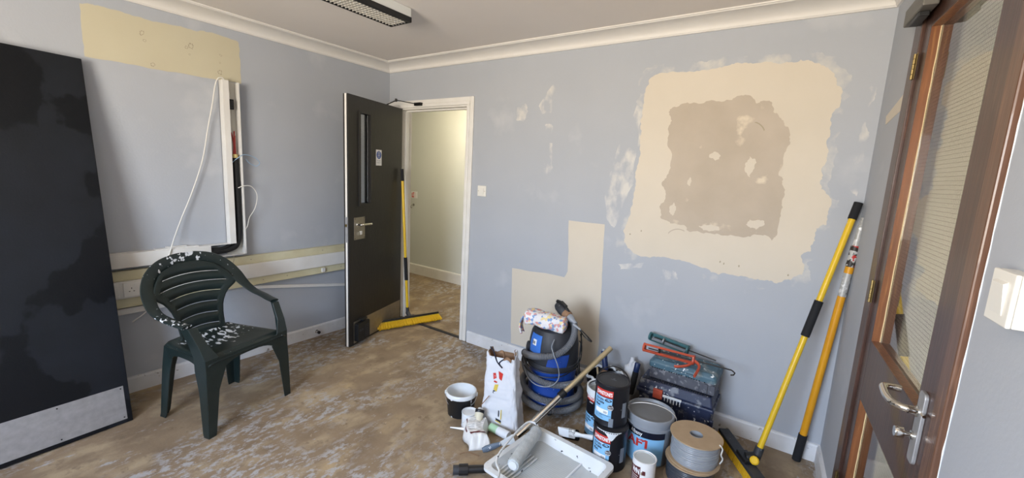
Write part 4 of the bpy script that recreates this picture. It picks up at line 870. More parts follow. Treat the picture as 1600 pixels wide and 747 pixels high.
# --- big grey tub
ab = thing('paint_tub', 'large round grey-lidded tub with light blue label and red letters', 'paint tub', (2.772, -.538, 0))
Rt, Rb, ht = .119, .108, .262
def tr(z): return Rb + (Rt - Rb) * z / ht
obj('body', B().lathe([(0, 0), (Rb - .003, 0), (Rb, .004), (tr(.2), .2), (tr(.2) + .006, .202), (tr(.21) + .006, .212), (tr(.25), .214), (tr(.25), .25)], 56), 'tubgrey', ab, smooth=35)
obj('lid', B().lathe([(Rt - .002, .232), (Rt + .003, .234), (Rt + .0045, .258), (Rt + .002, ht + .002), (Rt - .003, ht + .002), (Rt - .006, ht - .008), (Rt - .010, ht - .012), (0, ht - .012)], 56), 'tubgrey', ab, smooth=35)
obj('lid_dust', B().lathe([(Rt - .010, ht - .0118), (Rt - .0105, ht - .0112), (0, ht - .0110)], 48), 'tublid', ab)['label'] = 'dusty lid centre'
AZ = -1.86
q = B(); q.grid(30, 1, lambda u, v: ((tr(.165 + .03 * v) + .0008) * math.cos(AZ - 1.2 + 2.5 * u), (tr(.165 + .03 * v) + .0008) * math.sin(AZ - 1.2 + 2.5 * u), .162 + .036 * v)); bn = obj('navy_band', q, 'navy', ab)
q = B(); q.grid(30, 2, lambda u, v: ((tr(.01 + .152 * v) + .0008) * math.cos(AZ - 1.2 + 2.5 * u), (tr(.01 + .152 * v) + .0008) * math.sin(AZ - 1.2 + 2.5 * u), .012 + .150 * v)); lb2 = obj('label', q, 'lightblue', ab); lb2['label'] = 'light blue printed label'
tb = B(); text_curved(tb, 'Albany', tr(.18) + .0016, AZ - .02, .171, .020, .02, .070); obj('wordmark', tb, 'whiteprint', bn)
tb = B(); text_curved(tb, 'AF1', tr(.14) + .0016, AZ + .02, .108, .044, .03, .118); a_1 = AZ + .02 + .0475 / (tr(.14) + .0016)
tb.v = [v_ for v_ in tb.v]
tb.grid(2, 2, lambda u, v: ((tr(.14) + .0016) * math.cos(a_1 + (-.016 + .020 * u) / tr(.14)), (tr(.14) + .0016) * math.sin(a_1 + (-.016 + .020 * u) / tr(.14)), .137 + .009 * u + .0095 * v))
obj('red_lettering', tb, 'redprint', lb2)
tb = B(); text_curved(tb, 'INT', tr(.09) + .0020, AZ - .42, .085, .013, .01, .024); obj('label_text', tb, 'navy', lb2)
q = B(); q.grid(4, 1, lambda u, v: ((tr(.21) + .0062) * math.cos(AZ - .45 + .3 * u), (tr(.21) + .0062) * math.sin(AZ - .45 + .3 * u), .205 + .004 * v)); obj('lid_tab', q, 'blackprint', ab)
obj('seal_disc', B().lathe([(0, 0), (.018, 0), (.018, .001), (0, .001)], 20, axis_matrix(((tr(.05) + .0005) * math.cos(-.95), (tr(.05) + .0005) * math.sin(-.95), .045), ((tr(.05) + .1) * math.cos(-.95), (tr(.05) + .1) * math.sin(-.95), .045))), 'greyprint', ab)
obj('wire_handle', wire_handle(.130, .232, .25, -.62, .0022), 'whitecable', ab, smooth=60)
# --- small white tin in front of tub
wt = small_tin('paint_tin', 'small white tin with dark red printed label in front of the grey tub', (2.831, -.798, 0), .055, .161, 'whiteprint', 'paintgrey')
az = -2.05
q = arc_panel(B(), .0542, az - .75, az + .45, .02, .150, 16); mo = obj('maroon_label', q, 'maroon', wt); mo['label'] = 'dark red printed label'
q = B(); 
q.grid(14, 1, lambda u, v: (.0546 * math.cos(az - .75 + 1.2 * u), .0546 * math.sin(az - .75 + 1.2 * u), .128 + (.151 - .128) * v + .010 * u * (1 - v))); obj('label_top', q, 'whiteprint', mo)
tb = B(); text_curved(tb, 'WN', .0549, az - .02, .100, .026, .05, .045); obj('wordmark', tb, 'whiteprint', mo)
q = B()
for k in range(5): arc_panel(q, .0548, az - .5, az + .3 - .08 * (k % 3), .085 - k * .010, .088 - k * .010, 8)
obj('small_print', q, 'plasticbag', mo)
q = B(); arc_panel(q, .0545, az + .46, az + .95, .02, .075, 8); arc_panel(q, .0545, az + .50, az + .90, .10, .115, 8); obj('side_print', q, 'debris', wt)
q = B(); arc_panel(q, .0548, az + .62, az + .88, .102, .122, 6); obj('small_picture', q, 'maroon', wt)
# --- cable reels
def reel(label, loc, cable, R=.128, h=.150, shrink=1.0, n=11, tailw=True):
    t = thing('cable_reel', label, 'cable reel', loc, 0, None); rc = R * .93
    core = [(.030, .0), (.030, h)]
    def flange(z0, z1): return B().lathe([(.031, z0), (R, z0), (R + .0005, (z0 + z1) / 2), (R, z1), (.031, z1), (.031, z0)], 56)
    obj('flange', flange(0, .005), 'cardboard', t, smooth=35); obj('flange', flange(h - .005, h), 'cardboard', t, smooth=35)
    obj('core', B().lathe([(.030, 0), (.030, h + .001), (.0285, h + .001), (.0285, 0)], 32), 'reelcable' if cable == 'reelcable' else 'blackplastic', t, smooth=40)
    pitch = (h - .012) / n; pts = []; rnd_ = random.Random(n)
    N_ = n * 40
    for i in range(N_ + 1):
        a = 2 * PI * i / 40; tt = i / N_; rr = rc - pitch / 2 - .0015 * (1 + math.sin(tt * 19)); pts.append((rr * math.cos(a), rr * math.sin(a), .006 + pitch / 2 + (h - .012 - pitch) * tt))
    obj('wound_cable', B().tube(pts, pitch * .51, 8), cable, t, smooth=60)
    obj('cable_body', B().lathe([(.04, .005), (rc - pitch * .7, .005), (rc - pitch * .7, h - .005), (.04, h - .005)], 40), cable, t)
    if tailw:
        tl = spline([(rc * .99 * math.cos(-.25), rc * .99 * math.sin(-.25), .135), ((R + .006) * math.cos(-.25), (R + .006) * math.sin(-.25), .12), ((R + .004) * math.cos(-.27), (R + .004) * math.sin(-.27), .09), ((R + .012) * math.cos(-.24), (R + .012) * math.sin(-.24), .07), ((R + .004) * math.cos(-.28), (R + .004) * math.sin(-.28), .045)], 6)
        obj('cable_tail', B().tube(tl, .0035, 6), 'whitecable', t, smooth=60)
    return t
RH = .142
reel('lower cable reel with dark cable under the grey one', (3.004, -.600, 0), 'darkcable', R=.121, h=.118, n=10, tailw=False)
reel('upper cardboard reel wound with grey cable', (3.012, -.590, .1185), 'reelcable', R=.121, h=RH - .012, n=11)
# --- lower navy toolbox and teal case
TB = Matrix.Translation((2.825, -.150, 0)) @ Matrix.Rotation(math.radians(0.5), 4, 'Z')
tb_ = thing('toolbox', 'navy plastic toolbox with ribbed lid under the teal case', 'toolbox', matrix=TB)
hw, hd = .205, .118
obj('body', B().add([(-hw + .02, -hd + .01, 0), (hw - .02, -hd + .01, 0), (hw - .02, hd, 0), (-hw + .02, hd, 0), (-hw, -hd, .225), (hw, -hd, .225), (hw, hd, .225), (-hw, hd, .225)], [(0, 3, 2, 1), (4, 5, 6, 7), (0, 1, 5, 4), (1, 2, 6, 5), (2, 3, 7, 6), (3, 0, 4, 7)]), 'casenavy', tb_, bevel=.012)
rb = B()
for k in range(9): x = -.15 + k * .045; rb.box((x - .012, -hd - .003, .05), (x + .008, -hd + .012, .17))
obj('rib', rb, 'casenavy', tb_, bevel=.003)
obj('rim', B().box((-hw - .012, -hd - .012, .212), (hw + .010, hd, .236)), 'casenavy', tb_, bevel=.008)
obj('lid', B().add([(-hw - .006, -hd - .008, .236), (hw + .004, -hd - .008, .236), (hw + .004, hd, .236), (-hw - .006, hd, .236), (-hw + .006, -hd + .006, .296), (hw - .010, -hd + .006, .296), (hw - .010, hd - .004, .296), (-hw + .006, hd - .004, .296)], [(0, 3, 2, 1), (4, 5, 6, 7), (0, 1, 5, 4), (1, 2, 6, 5), (2, 3, 7, 6), (3, 0, 4, 7)]), 'casenavy', tb_, bevel=.010)
rb = B()
for k in range(30): x = -.180 + k * .0122; rb.box((x, -hd + .008, .294), (x + .006, -hd + .045, .300))
tag(obj('lid_ridges', rb, 'charcoal', tb_), 'row of fine ridges along the lid front', None, None, 'stuff')
obj('latch', B().box((-.115, -hd - .020, .205), (-.062, -hd - .004, .262)), 'orange', tb_, bevel=.003)['label'] = 'orange-red latch'
q = B(); rnd = random.Random(5)
q.box((-.060, -hd - .0145, .224), (.045, -hd - .006, .238))
for k in range(6): x = -.05 + k * .017; q.box((x, -hd - .0142, .224 - rnd.uniform(.006, .030)), (x + .006, -hd - .010, .226))
obj('paint_drip', q, 'whitepaint', tb_, bevel=.002)['label'] = 'white paint dripped along the rim'
TC = Matrix.Translation((2.847, -.137, .3005)) @ Matrix.Rotation(math.radians(-1.5), 4, 'Z')
tc_ = thing('tool_case', 'scuffed teal and grey tool case on top of the navy toolbox', 'tool case', matrix=TC)
hw, hd = .182, .100
def rbox(hx, hy, z0, z1, r=.02, grow=0.): return B().prism(rounded(hx * 2, hy * 2, r, 4), z0, z1)
obj('lower_shell', rbox(hw, hd, 0, .068, .018), 'casegrey', tc_, bevel=.006)
lid = B(); R0 = rounded(hw * 2 + .012, hd * 2 + .012, .02, 4); R1 = rounded(hw * 2 - .02, hd * 2 - .02, .03, 4); n_ = len(R0)
lid.v = [(x, y, .068) for x, y in R0] + [(x, y, .100) for x, y in R0] + [(x, y, .122) for x, y in R1]
lid.f = [tuple(range(n_))[::-1], tuple(range(2 * n_, 3 * n_))] + [(k * n_ + i, k * n_ + (i + 1) % n_, (k + 1) * n_ + (i + 1) % n_, (k + 1) * n_ + i) for k in range(2) for i in range(n_)]
obj('lid', lid, 'teal', tc_, bevel=.005)
obj('handle', B().box((-.055, -hd - .018, .078), (.070, -hd - .006, .094)), 'teal', tc_, bevel=.004)
q = B()
for x in (-.16, -.02, .10, .165): q.box((x - .004, -hd - .003, .004), (x + .004, -hd + .004, .062))
obj('shell_rib', q, 'casegrey', tc_, bevel=.002)
for x in (.135, .172): obj('latch', B().box((x - .013, -hd - .008, .006), (x + .013, -hd + .004, .060)), 'casegrey', tc_, bevel=.003)
q = B(); 
for i in range(22): x = -.165 + .29 * i / 21; q.box((x, -hd - .0068, .0665), (x + .006, -hd + .002, .0715)) if i % 7 != 6 else None
tag(obj('seam_teeth', q, 'hole', tc_), None, None, None, 'stuff')
# --- caulking guns
def caulk_gun(label, p0, p1, colour, roll, barrel=.26, hookend=True, trig=True):
    Mx = axis_matrix(p0, p1, roll); L = (Vector(p1) - Vector(p0)).length
    t = thing('caulking_gun', label, 'caulking gun', matrix=Mx)
    # x = up-ish in the gun frame, z = along the barrel from the nozzle plate to the rod end
    obj('front_plate', B().lathe([(.007, 0), (.026, 0), (.027, .006), (.024, .012), (.007, .012), (.007, 0)], 24), colour, t, smooth=35)
    obj('cradle', B().box((-.004, -.027, .004), (.010, -.022, barrel)).box((-.004, .022, .004), (.010, .027, barrel)).box((-.028, -.008, .004), (-.024, .008, barrel)), colour, t, bevel=.001)
    obj('end_plate', B().lathe([(0, barrel - .004), (.028, barrel - .004), (.028, barrel + .006), (0, barrel + .006)], 20), colour, t, smooth=35)
    obj('push_rod', B().tube([(0, 0, .03)] + [(0, 0, .03 + (L - .05) * k / 4) for k in range(1, 5)] + ([(-.004, 0, L - .012), (-.014, 0, L), (-.030, 0, L - .004), (-.036, 0, L - .018)] if hookend else []), .0038, 8), 'rust', t, smooth=60)
    obj('plunger', B().lathe([(0, .09), (.021, .09), (.021, .096), (0, .096)], 16), 'steel' if not hookend else 'rust', t, smooth=35)
    if trig:
        obj('handle', B().tube(spline([(.0, 0, barrel), (-.02, 0, barrel + .03), (-.045, 0, barrel + .040), (-.085, 0, barrel + .035), (-.112, 0, barrel + .030)], 5), .0105, 8, sq=(.7, 1.2)), colour, t, smooth=60)
        obj('trigger', B().tube(spline([(-.006, 0, barrel + .012), (-.028, 0, barrel - .004), (-.050, 0, barrel - .020), (-.075, 0, barrel - .058), (-.082, 0, barrel - .085)], 5), .0085, 8, sq=(.6, 1.2)), colour, t, smooth=60)
    return t
caulk_gun('orange-red skeleton caulking gun lying across the teal case', (2.612, -.222, .470), (3.112, -.215, .470), 'orange', math.radians(26), .285)
caulk_gun('worn teal caulking gun behind the orange-red one, against the wall', (2.600, -.060, .490), (3.02, -.112, .458), 'tealgun', PI, .24, False, False)

# ================================================================== VACUUM CLEANER
vc = thing('vacuum_cleaner', 'blue and black tub vacuum cleaner wrapped in its ribbed hose', 'vacuum cleaner', (2.105, -.42, 0))
obj('base', B().lathe([(0, .025), (.150, .025), (.168, .035), (.172, .060), (.168, .075)], 48), 'vacblue', vc, smooth=35)
obj('tank', B().lathe([(.166, .075), (.160, .085), (.158, .20), (.162, .285), (.170, .292)], 48), 'vacblue', vc, smooth=35)
obj('clamp_ring', B().lathe([(.165, .283), (.176, .288), (.178, .305), (.174, .322), (.165, .326)], 48), 'vacblack', vc, smooth=35)
obj('motor_head', B().lathe([(.168, .320), (.170, .36), (.166, .44), (.155, .495), (.138, .525), (.100, .540), (.0, .545)], 48), 'vacblack', vc, smooth=35)
def shellpanel(a0, a1, z0, z1, off, n=12, m=6, taper=0.):
    def R(z):
        P = [(.28, .162), (.292, .170), (.322, .168), (.36, .170), (.44, .166), (.495, .155), (.525, .138)]
        if z < .28: return .160
        for (za, ra), (zb_, rb) in zip(P, P[1:]):
            if z <= zb_: return ra + (rb - ra) * (z - za) / (zb_ - za)
        return .138
    def fn(u, v):
        z = z0 + (z1 - z0) * v; a = a0 + (a1 - a0) * u + taper * (v - .5); r = R(z) + off; return (r * math.cos(a), r * math.sin(a), z)
    b = B().grid(n, m, fn); k = len(b.v); b.v += [(x * .96, y * .96, z) for x, y, z in b.v]; 
    e_ = [i for i in range(n + 1)] + [(j + 1) * (n + 1) - 1 for j in range(1, m + 1)] + [m * (n + 1) + i for i in range(n - 1, -1, -1)] + [j * (n + 1) for j in range(m - 1, 0, -1)]
    b.f += [(e_[i], e_[(i + 1) % len(e_)], e_[(i + 1) % len(e_)] + k, e_[i] + k) for i in range(len(e_))]
    return b
D = math.radians
o = obj('control_panel', shellpanel(D(-128), D(-92), .385, .500, .004), 'vacpanel', vc, smooth=40); o['label'] = 'bright blue panel with a square badge'
obj('switch', shellpanel(D(-116), D(-105), .435, .470, .008, 4, 4), 'whiteprint', vc)
q = B(); 
tv, tf = text_geo('EW', .020, .02, .026); q.add([((.1745 + .002) * math.cos(D(-110.5) + x / .17), (.1745 + .002) * math.sin(D(-110.5) + x / .17), .443 + y) for x, y, _ in tv], tf)
obj('switch_mark', q, 'blackprint', vc)
obj('side_panel', shellpanel(D(-78), D(-32), .200, .400, .004, taper=.25), 'vacblue', vc, smooth=40)['label'] = 'large blue front panel'
obj('top_handle', B().tube(spline([(-.09, -.07, .535), (-.07, -.06, .572), (0, -.02, .582), (.06, .03, .575), (.08, .045, .535)], 6), .014, 10), 'vacblack', vc, smooth=60)
for k in range(5):
    a = D(-62 + 72 * k); cx_, cy_ = .150 * math.cos(a), .150 * math.sin(a)
    obj('castor', B().lathe([(0, -.010), (.020, -.010), (.0215, 0), (.020, .010), (0, .010)], 16, Matrix.Translation((cx_, cy_, .0215)) @ Matrix.Rotation(a + .6, 4, 'Z') @ Matrix.Rotation(PI / 2, 4, 'X')).box((cx_ - .010, cy_ - .010, .035), (cx_ + .010, cy_ + .010, .05)), 'blackplastic', vc, smooth=40)
hp_ = [(-178, .178, .300), (-150, .192, .335), (-120, .195, .362), (-90, .195, .385), (-62, .192, .408), (-42, .186, .440), (-25, .178, .480), (-12, .165, .520), (5, .140, .556), (35, .110, .570), (80, .130, .560), (120, .165, .50), (150, .190, .40), (178, .196, .315),
       (205, .196, .290), (235, .196, .262), (265, .196, .240), (298, .196, .225), (330, .197, .220), (370, .198, .21), (420, .199, .19), (480, .199, .17), (540, .200, .155), (570, .200, .150), (600, .201, .138), (630, .201, .125), (658, .201, .118), (690, .202, .118), (730, .204, .115), (790, .204, .10), (860, .204, .085), (900, .205, .080), (930, .206, .078), (960, .206, .072), (990, .206, .066), (1018, .207, .062), (1050, .208, .062), (1090, .208, .062), (1140, .206, .064), (1200, .204, .066)]
def cyl(p): a, r, z = p; return (r * math.cos(D(a)), r * math.sin(D(a)), z)
pts = []
for (a0, r0, z0), (a1, r1, z1) in zip(hp_, hp_[1:]):
    pass
# smooth in cylindrical coordinates, then resample evenly
cs_ = spline([Vector((a / 100, r, z)) for a, r, z in hp_], 14); P3 = [Vector(cyl((c.x * 100, c.y, c.z))) for c in cs_]
def resample(P, step):
    out = [P[0]]; acc = 0
    for a, b in zip(P, P[1:]):
        L = (b - a).length
        if L < 1e-9: continue
        t = step - acc
        while t <= L: out.append(a + (b - a) * (t / L)); t += step
        acc = L - (t - step)
    return out
HP = resample(P3, .0048); nH = len(HP) - 1
obj('hose', B().tube(HP, .02, 12, rf=lambda t: .0218 if round(t * nH) % 2 else .0170), 'hose', vc)['label'] = 'grey ribbed hose coiled round the body'
# cord loops
def cordloop(pts, r=.0032, m='blackplastic', name='cord'):
    cc = spline([Vector((a / 100, r_, z)) for a, r_, z in pts], 10); return obj(name, B().tube([Vector(cyl((c.x * 100, c.y, c.z))) for c in cc], r, 6), m, vc, smooth=60)
cordloop([(-175, .19, .335), (-140, .20, .320), (-100, .205, .300), (-62, .205, .300), (-20, .20, .32), (10, .195, .36), (20, .19, .42), (5, .18, .47)])
cordloop([(-170, .19, .350), (-130, .215, .30), (-90, .219, .275), (-50, .215, .285), (-10, .20, .33), (25, .19, .36)])
cordloop([(-62, .170, .500), (-66, .205, .470), (-62, .218, .43), (-52, .222, .34), (-52, .224, .27), (-66, .226, .225), (-90, .226, .22), (-110, .222, .25), (-125, .215, .30)], .0036, 'tubgrey')
cordloop([(30, .18, .50), (12, .185, .44), (6, .188, .36), (12, .19, .28), (35, .19, .22)], .004)
cordloop([(38, .18, .48), (18, .188, .42), (0, .188, .34), (8, .19, .26), (30, .19, .20)], .004)
obj('hose_cuff', B().tube([cyl((-150, .196, .335)), cyl((-168, .19, .312)), cyl((-184, .185, .300))], .025, 12), 'blackplastic', vc, smooth=60)
obj('inlet', B().lathe([(0, 0), (.030, 0), (.030, .022), (.024, .026), (0, .026)], 16, axis_matrix((.160 * math.cos(D(-140)), .160 * math.sin(D(-140)), .395), (.3 * math.cos(D(-140)), .3 * math.sin(D(-140)), .42))), 'vacblack', vc, smooth=35)
vc.scale = (.93, .93, 1.0)
# cloth folded over the top
clp = B()
def cl_fn(u, v):
    a = 2 * PI * v; x = (u - .5) * .28; rx, rz = .055, .046
    k = 1 + .10 * math.sin(7 * u + 2 * math.sin(a)) + .06 * math.sin(17 * u + 3 * a)
    end = min(1, (min(u, 1 - u) * 14) ** .5) if min(u, 1 - u) < .07 else 1
    c_, s_ = math.cos(a), math.sin(a); return (x, rx * math.copysign(abs(c_) ** .6, c_) * k * end, rz * math.copysign(abs(s_) ** .6, s_) * k * end + .012 * math.sin(u * 5))
clp.grid(40, 24, cl_fn)
CM = Matrix.Translation((2.080, -.505, .582)) @ Matrix.Rotation(D(17), 4, 'Z') @ Matrix.Rotation(D(2), 4, 'Y')
co = thing('folded_cloth', 'folded pink and blue patterned cloth lying on the vacuum cleaner', 'cloth', matrix=CM)
obj('roll', clp, 'cloth', co, smooth=60, clean=True)
fl = B(); fl.grid(10, 14, lambda u, v: (-.138 - .018 * math.sin(v * 3) + .006 * math.sin(9 * u), -.035 + .07 * u, .01 - .115 * v + .004 * math.sin(12 * u)))
obj('hanging_corner', fl, 'cloth', co, smooth=60, solid=.004)
# power tool resting behind the cloth
a_, b_ = Vector((2.085, -.375, .655)), Vector((2.235, -.425, .590))
ptl = thing('power_tool', 'dusty black and grey corded power tool on top of the vacuum', 'power tool', matrix=axis_matrix(a_, b_))
obj('body', B().lathe([(0, -.005), (.020, 0), (.030, .02), (.034, .05), (.031, .085), (.026, .10)], 20), 'charcoal', ptl, smooth=45)
obj('collar', B().lathe([(.028, .080), (.031, .086), (.030, .118), (.024, .124), (0, .124)], 20), 'sackin', ptl, smooth=35)['label'] = 'dusty tan collar'
obj('grip', B().lathe([(.022, .118), (.024, .13), (.020, .155), (.013, .165), (.012, .190), (0, .190)], 18), 'tubgrey', ptl, smooth=40)
obj('switch_block', B().box((-.012, .020, .02), (.012, .046, .075)).tube(spline([(0, .02, -.01), (0, .034, .03), (0, .030, .08), (0, .02, .11)], 5), .012, 8), 'blackplastic', ptl, bevel=.003, smooth=50)
e0 = Vector((0, 0, .188)); inv = axis_matrix(a_, b_).inverted()
cw = [Vector((2.262, -.459, .578)), Vector((2.300, -.462, .565)), Vector((2.340, -.455, .535)), Vector((2.365, -.440, .505)), Vector((2.350, -.432, .500)), Vector((2.310, -.430, .520)), Vector((2.270, -.40, .535)), Vector((2.235, -.36, .530))]
obj('cord', B().tube([inv @ p for p in spline(cw, 8)], .0035, 6), 'blackplastic', ptl, smooth=60)
obj('cord_sleeve', B().tube([inv @ Vector((2.248, -.455, .585)), inv @ Vector((2.30, -.462, .565))], .007, 8, rf=lambda t: .009 - .004 * t), 'tubgrey', ptl)
# chrome wand
w0, w1 = Vector((2.172, -.856, .050)), Vector((2.452, -.340, .455)); wd = w1 - w0
wt_ = thing('vacuum_wand', 'long chrome and wood-coloured vacuum tube propped over the bucket rim', 'vacuum tube', tuple(w0))
obj('lower_tube', B().tube([wd * -.05, wd * .42], .0165, 16), 'chrome', wt_, smooth=60)
obj('joint', B().tube([wd * .40, wd * .405, wd * .455, wd * .46], .022, 16), 'blackplastic', wt_, smooth=40)
obj('joint_ring', B().tube([wd * .44, wd * .448], .026, 16), 'blackplastic', wt_, smooth=40)
obj('upper_tube', B().tube([wd * .45, wd * 1.0], .0155, 16), mat('champagne_metal', '#cdbd9a', .3, .7), wt_, smooth=60)['label'] = 'dull champagne-coloured upper tube'
obj('clip_rail', B().tube([wd * .03 + Vector((.017, .012, 0)), wd * .40 + Vector((.017, .012, 0))], .0095, 10), 'chrome', wt_, smooth=60)
# --- tool bucket (white crusted rim) with tools
TBX = Vector((2.405, -.275, 0))
tbk = thing('tool_bucket', 'black bucket with plaster-crusted rim holding tools beside the vacuum', 'bucket', tuple(TBX))
obj('body', B().lathe([(0, 0), (.088, 0), (.091, .004), (.112, .235), (.115, .245), (.109, .245), (.088, .01), (0, .01)], 40), 'spattered', tbk, smooth=35)
def crust(u, v):
    a = 2 * PI * u; w = 2 * PI * v; rr = .0075 * (1 + .35 * math.sin(9 * a) * math.sin(w) + .25 * math.sin(23 * a + 1)); return ((.114 + rr * math.cos(w)) * math.cos(a), (.114 + rr * math.cos(w)) * math.sin(a), .249 + rr * 1.25 * math.sin(w) - .006 * (1 + math.sin(7 * a)))
obj('rim_crust', B().grid(72, 8, crust), 'whitepaint', tbk, smooth=60, clean=True)
obj('wire_handle', wire_handle(.117, .235, 2.2, 1.9), 'steel', tbk, smooth=60)
def cyl_thing(name, label, cat, p0, p1, parts):
    o0 = Vector(p0); t = thing(name, label, cat, tuple(o0)); d = Vector(p1) - o0
    for nm, a, b, r, m in parts: obj(nm, B().tube([d * a, d * (a + (b - a) * .08), d * (a + (b - a) * .92), d * b], r, 12, rf=(lambda t, r=r: r * (.85 if t in (0, 1) else 1))), m, t, smooth=50)
    return t
cyl_thing('scraper', 'navy-handled scraper standing in the tool bucket', 'scraper', (2.415, -.245, .16), (2.352, -.190, .365), [('blade', 0, .45, .007, 'steel'), ('handle', .42, 1, .019, 'navyhandle'), ('end_cap', .97, 1.03, .020, 'tubgrey')])
cyl_thing('roller_handle', 'blue-tipped black roller handle standing behind the paint cans', 'roller handle', (2.545, -.225, .003), (2.574, -.170, .335), [('shaft', 0, .5, .008, 'steel'), ('grip', .40, .84, .019, 'foam'), ('blue_tip', .82, 1, .018, 'navyhandle')])
cyl_thing('pointing_trowel', 'plaster-caked trowel handle sticking out of the tool bucket', 'trowel', (2.425, -.305, .13), (2.440, -.335, .285), [('blade', 0, .5, .010, 'dirtyalu'), ('handle', .45, 1, .014, 'sackin')])
cyl_thing('wooden_stirrer', 'thin wooden stirring stick in the tool bucket', 'stick', (2.39, -.30, .12), (2.372, -.330, .300), [('stick', 0, 1, .006, 'palewood')])
def lump(rx, ry, rz, seed, n=20, m=12, amp=.18):
    def fn(u, v):
        a = 2 * PI * u; w = PI * (v - .5); d = Vector((math.cos(w) * math.cos(a), math.cos(w) * math.sin(a), math.sin(w)))
        k = 1 + amp * noise.noise(d * 2.2 + Vector((seed, 0, 0))) + amp * .5 * noise.noise(d * 6 + Vector((0, seed, 0))); return (d.x * rx * k, d.y * ry * k, d.z * rz * k)
    return B().grid(n, m, fn)
t = tag(obj('dust_sheet', lump(.050, .045, .06, 3, 30, 18, .35), 'sackin', smooth=60, clean=True, loc=(2.402, -.270, .200)), 'brown crumpled rag stuffed in the tool bucket', 'rag')
t = tag(obj('white_bag', lump(.060, .050, .155, 9, 36, 24, .22), 'paper', smooth=50, clean=True, loc=(2.520, -.085, .150)), 'crumpled white sack between the tool bucket and the navy toolbox', 'bag')
# --- tall paper sack
SK = Matrix.Translation((1.99, -.79, 0)) @ Matrix.Rotation(D(12), 4, 'Z')
sk = thing('plaster_sack', 'tall open white paper sack with red and yellow print', 'sack', matrix=SK)
def sack_sec(z):
    t = z / .43; hw = .120 - .034 * t; hd = .066 - .020 * t; return hw, hd
def sack_fn(u, v):
    z = .0 + .43 * v; hw, hd = sack_sec(z); a = 2 * PI * u
    c, s = math.cos(a), math.sin(a); e_ = .30; x = math.copysign(abs(c) ** e_, c) * hw; y = math.copysign(abs(s) ** e_, s) * hd
    k = noise.noise(Vector((x * 14, y * 14, z * 9))) * .008 + (abs(noise.noise(Vector((x * 22, y * 22, z * 12)))) - .2) * .012 + (abs(noise.noise(Vector((x * 55, y * 55, z * 34 + 5)))) - .2) * .005
    k += -.020 * math.exp(-((a - 0.02) % (2 * PI) - 0) ** 2 * 6) * v
    L_ = max((x * x + y * y) ** .5, 1e-4)
    if v > .999: z += .018 * math.sin(a * 2 + 1) + .010 * math.sin(a * 5)
    return (x + x / L_ * k - .018 * v, y + y / L_ * k, max(z, .0) )
sb = B().grid(120, 64, sack_fn); hw, hd = sack_sec(0)
obj('bag_body', sb, 'paper', sk, smooth=45, clean=True, solid=.002)
lin_ = B().grid(48, 4, lambda u, v: (lambda p: (p[0] * .93 - .001, p[1] * .90, p[2] + .002))(sack_fn(u, .86 + .14 * v)))
obj('torn_lining', lin_, 'sackin', sk, smooth=45, clean=True)['label'] = 'brown inner paper at the torn mouth'
obj('torn_strip', B().grid(10, 2, lambda u, v: (-.02 + .07 * u + .01 * math.sin(7 * u), -.050 + .012 * v - .01 * u, .452 - .045 * u + .012 * v + .012 * math.sin(9 * u))), 'sackin', sk, smooth=45, solid=.003)
obj('strap', B().tube(spline([(-.085, -.030, .47), (-.055, -.05, .455), (-.03, -.052, .40), (.005, -.054, .37), (-.015, -.054, .395), (.02, -.045, .43)], 7), .004, 6), 'blackprint', sk, smooth=60)
def on_sack(poly, d=.003):   # poly in (x, z) on the sack's front face
    b = B(); P = []
    for x, z in poly:
        best = None
        for k in range(37, 72):
            p = sack_fn(k / 72, min(.99, z / .43)); dd_ = abs(p[0] - x)
            if best is None or dd_ < best[0]: best = (dd_, p)
        P.append((x, best[1][1] - d, z))
    b.add(P, [tuple(range(len(P)))]); return b
for nm, poly, m in (('red_print', [(-.052, .325), (-.035, .330), (-.028, .300), (-.045, .290)], 'redprint'), ('red_print', [(-.018, .345), (.012, .335), (.004, .290), (-.012, .300)], 'redprint'), ('red_print', [(-.040, .286), (-.020, .280), (-.024, .272), (-.042, .276)], 'redprint'),
                    ('yellow_print', [(-.035, .262), (-.012, .266), (-.020, .222), (-.040, .232)], 'yellowprint'), ('navy_print', [(-.042, .228), (-.028, .226), (-.032, .205), (-.044, .210)], 'navy'),
                    ('yellow_print', [(.012, .118), (.018, .118), (.018, .058), (.012, .060)], 'yellowprint'), ('navy_print', [(-.004, .110), (.002, .110), (.002, .070), (-.004, .072)], 'navy'), ('navy_print', [(-.020, .062), (.018, .052), (.018, .040), (-.020, .050)], 'blackprint'), ('yellow_print', [(-.020, .0495), (.018, .0395), (.018, .034), (-.020, .044)], 'yellowprint')):
    obj(nm, on_sack(poly), m, sk)
# --- paint tray
c0, c1_ = Vector((2.232, -.790, 0)), Vector((2.708, -.834, 0))
ux = (c1_ - c0).normalized(); TL = (c1_ - c0).length; TW = .46
TM = ortho((2.232, -.790, 0), ux, (0, 0, 1))
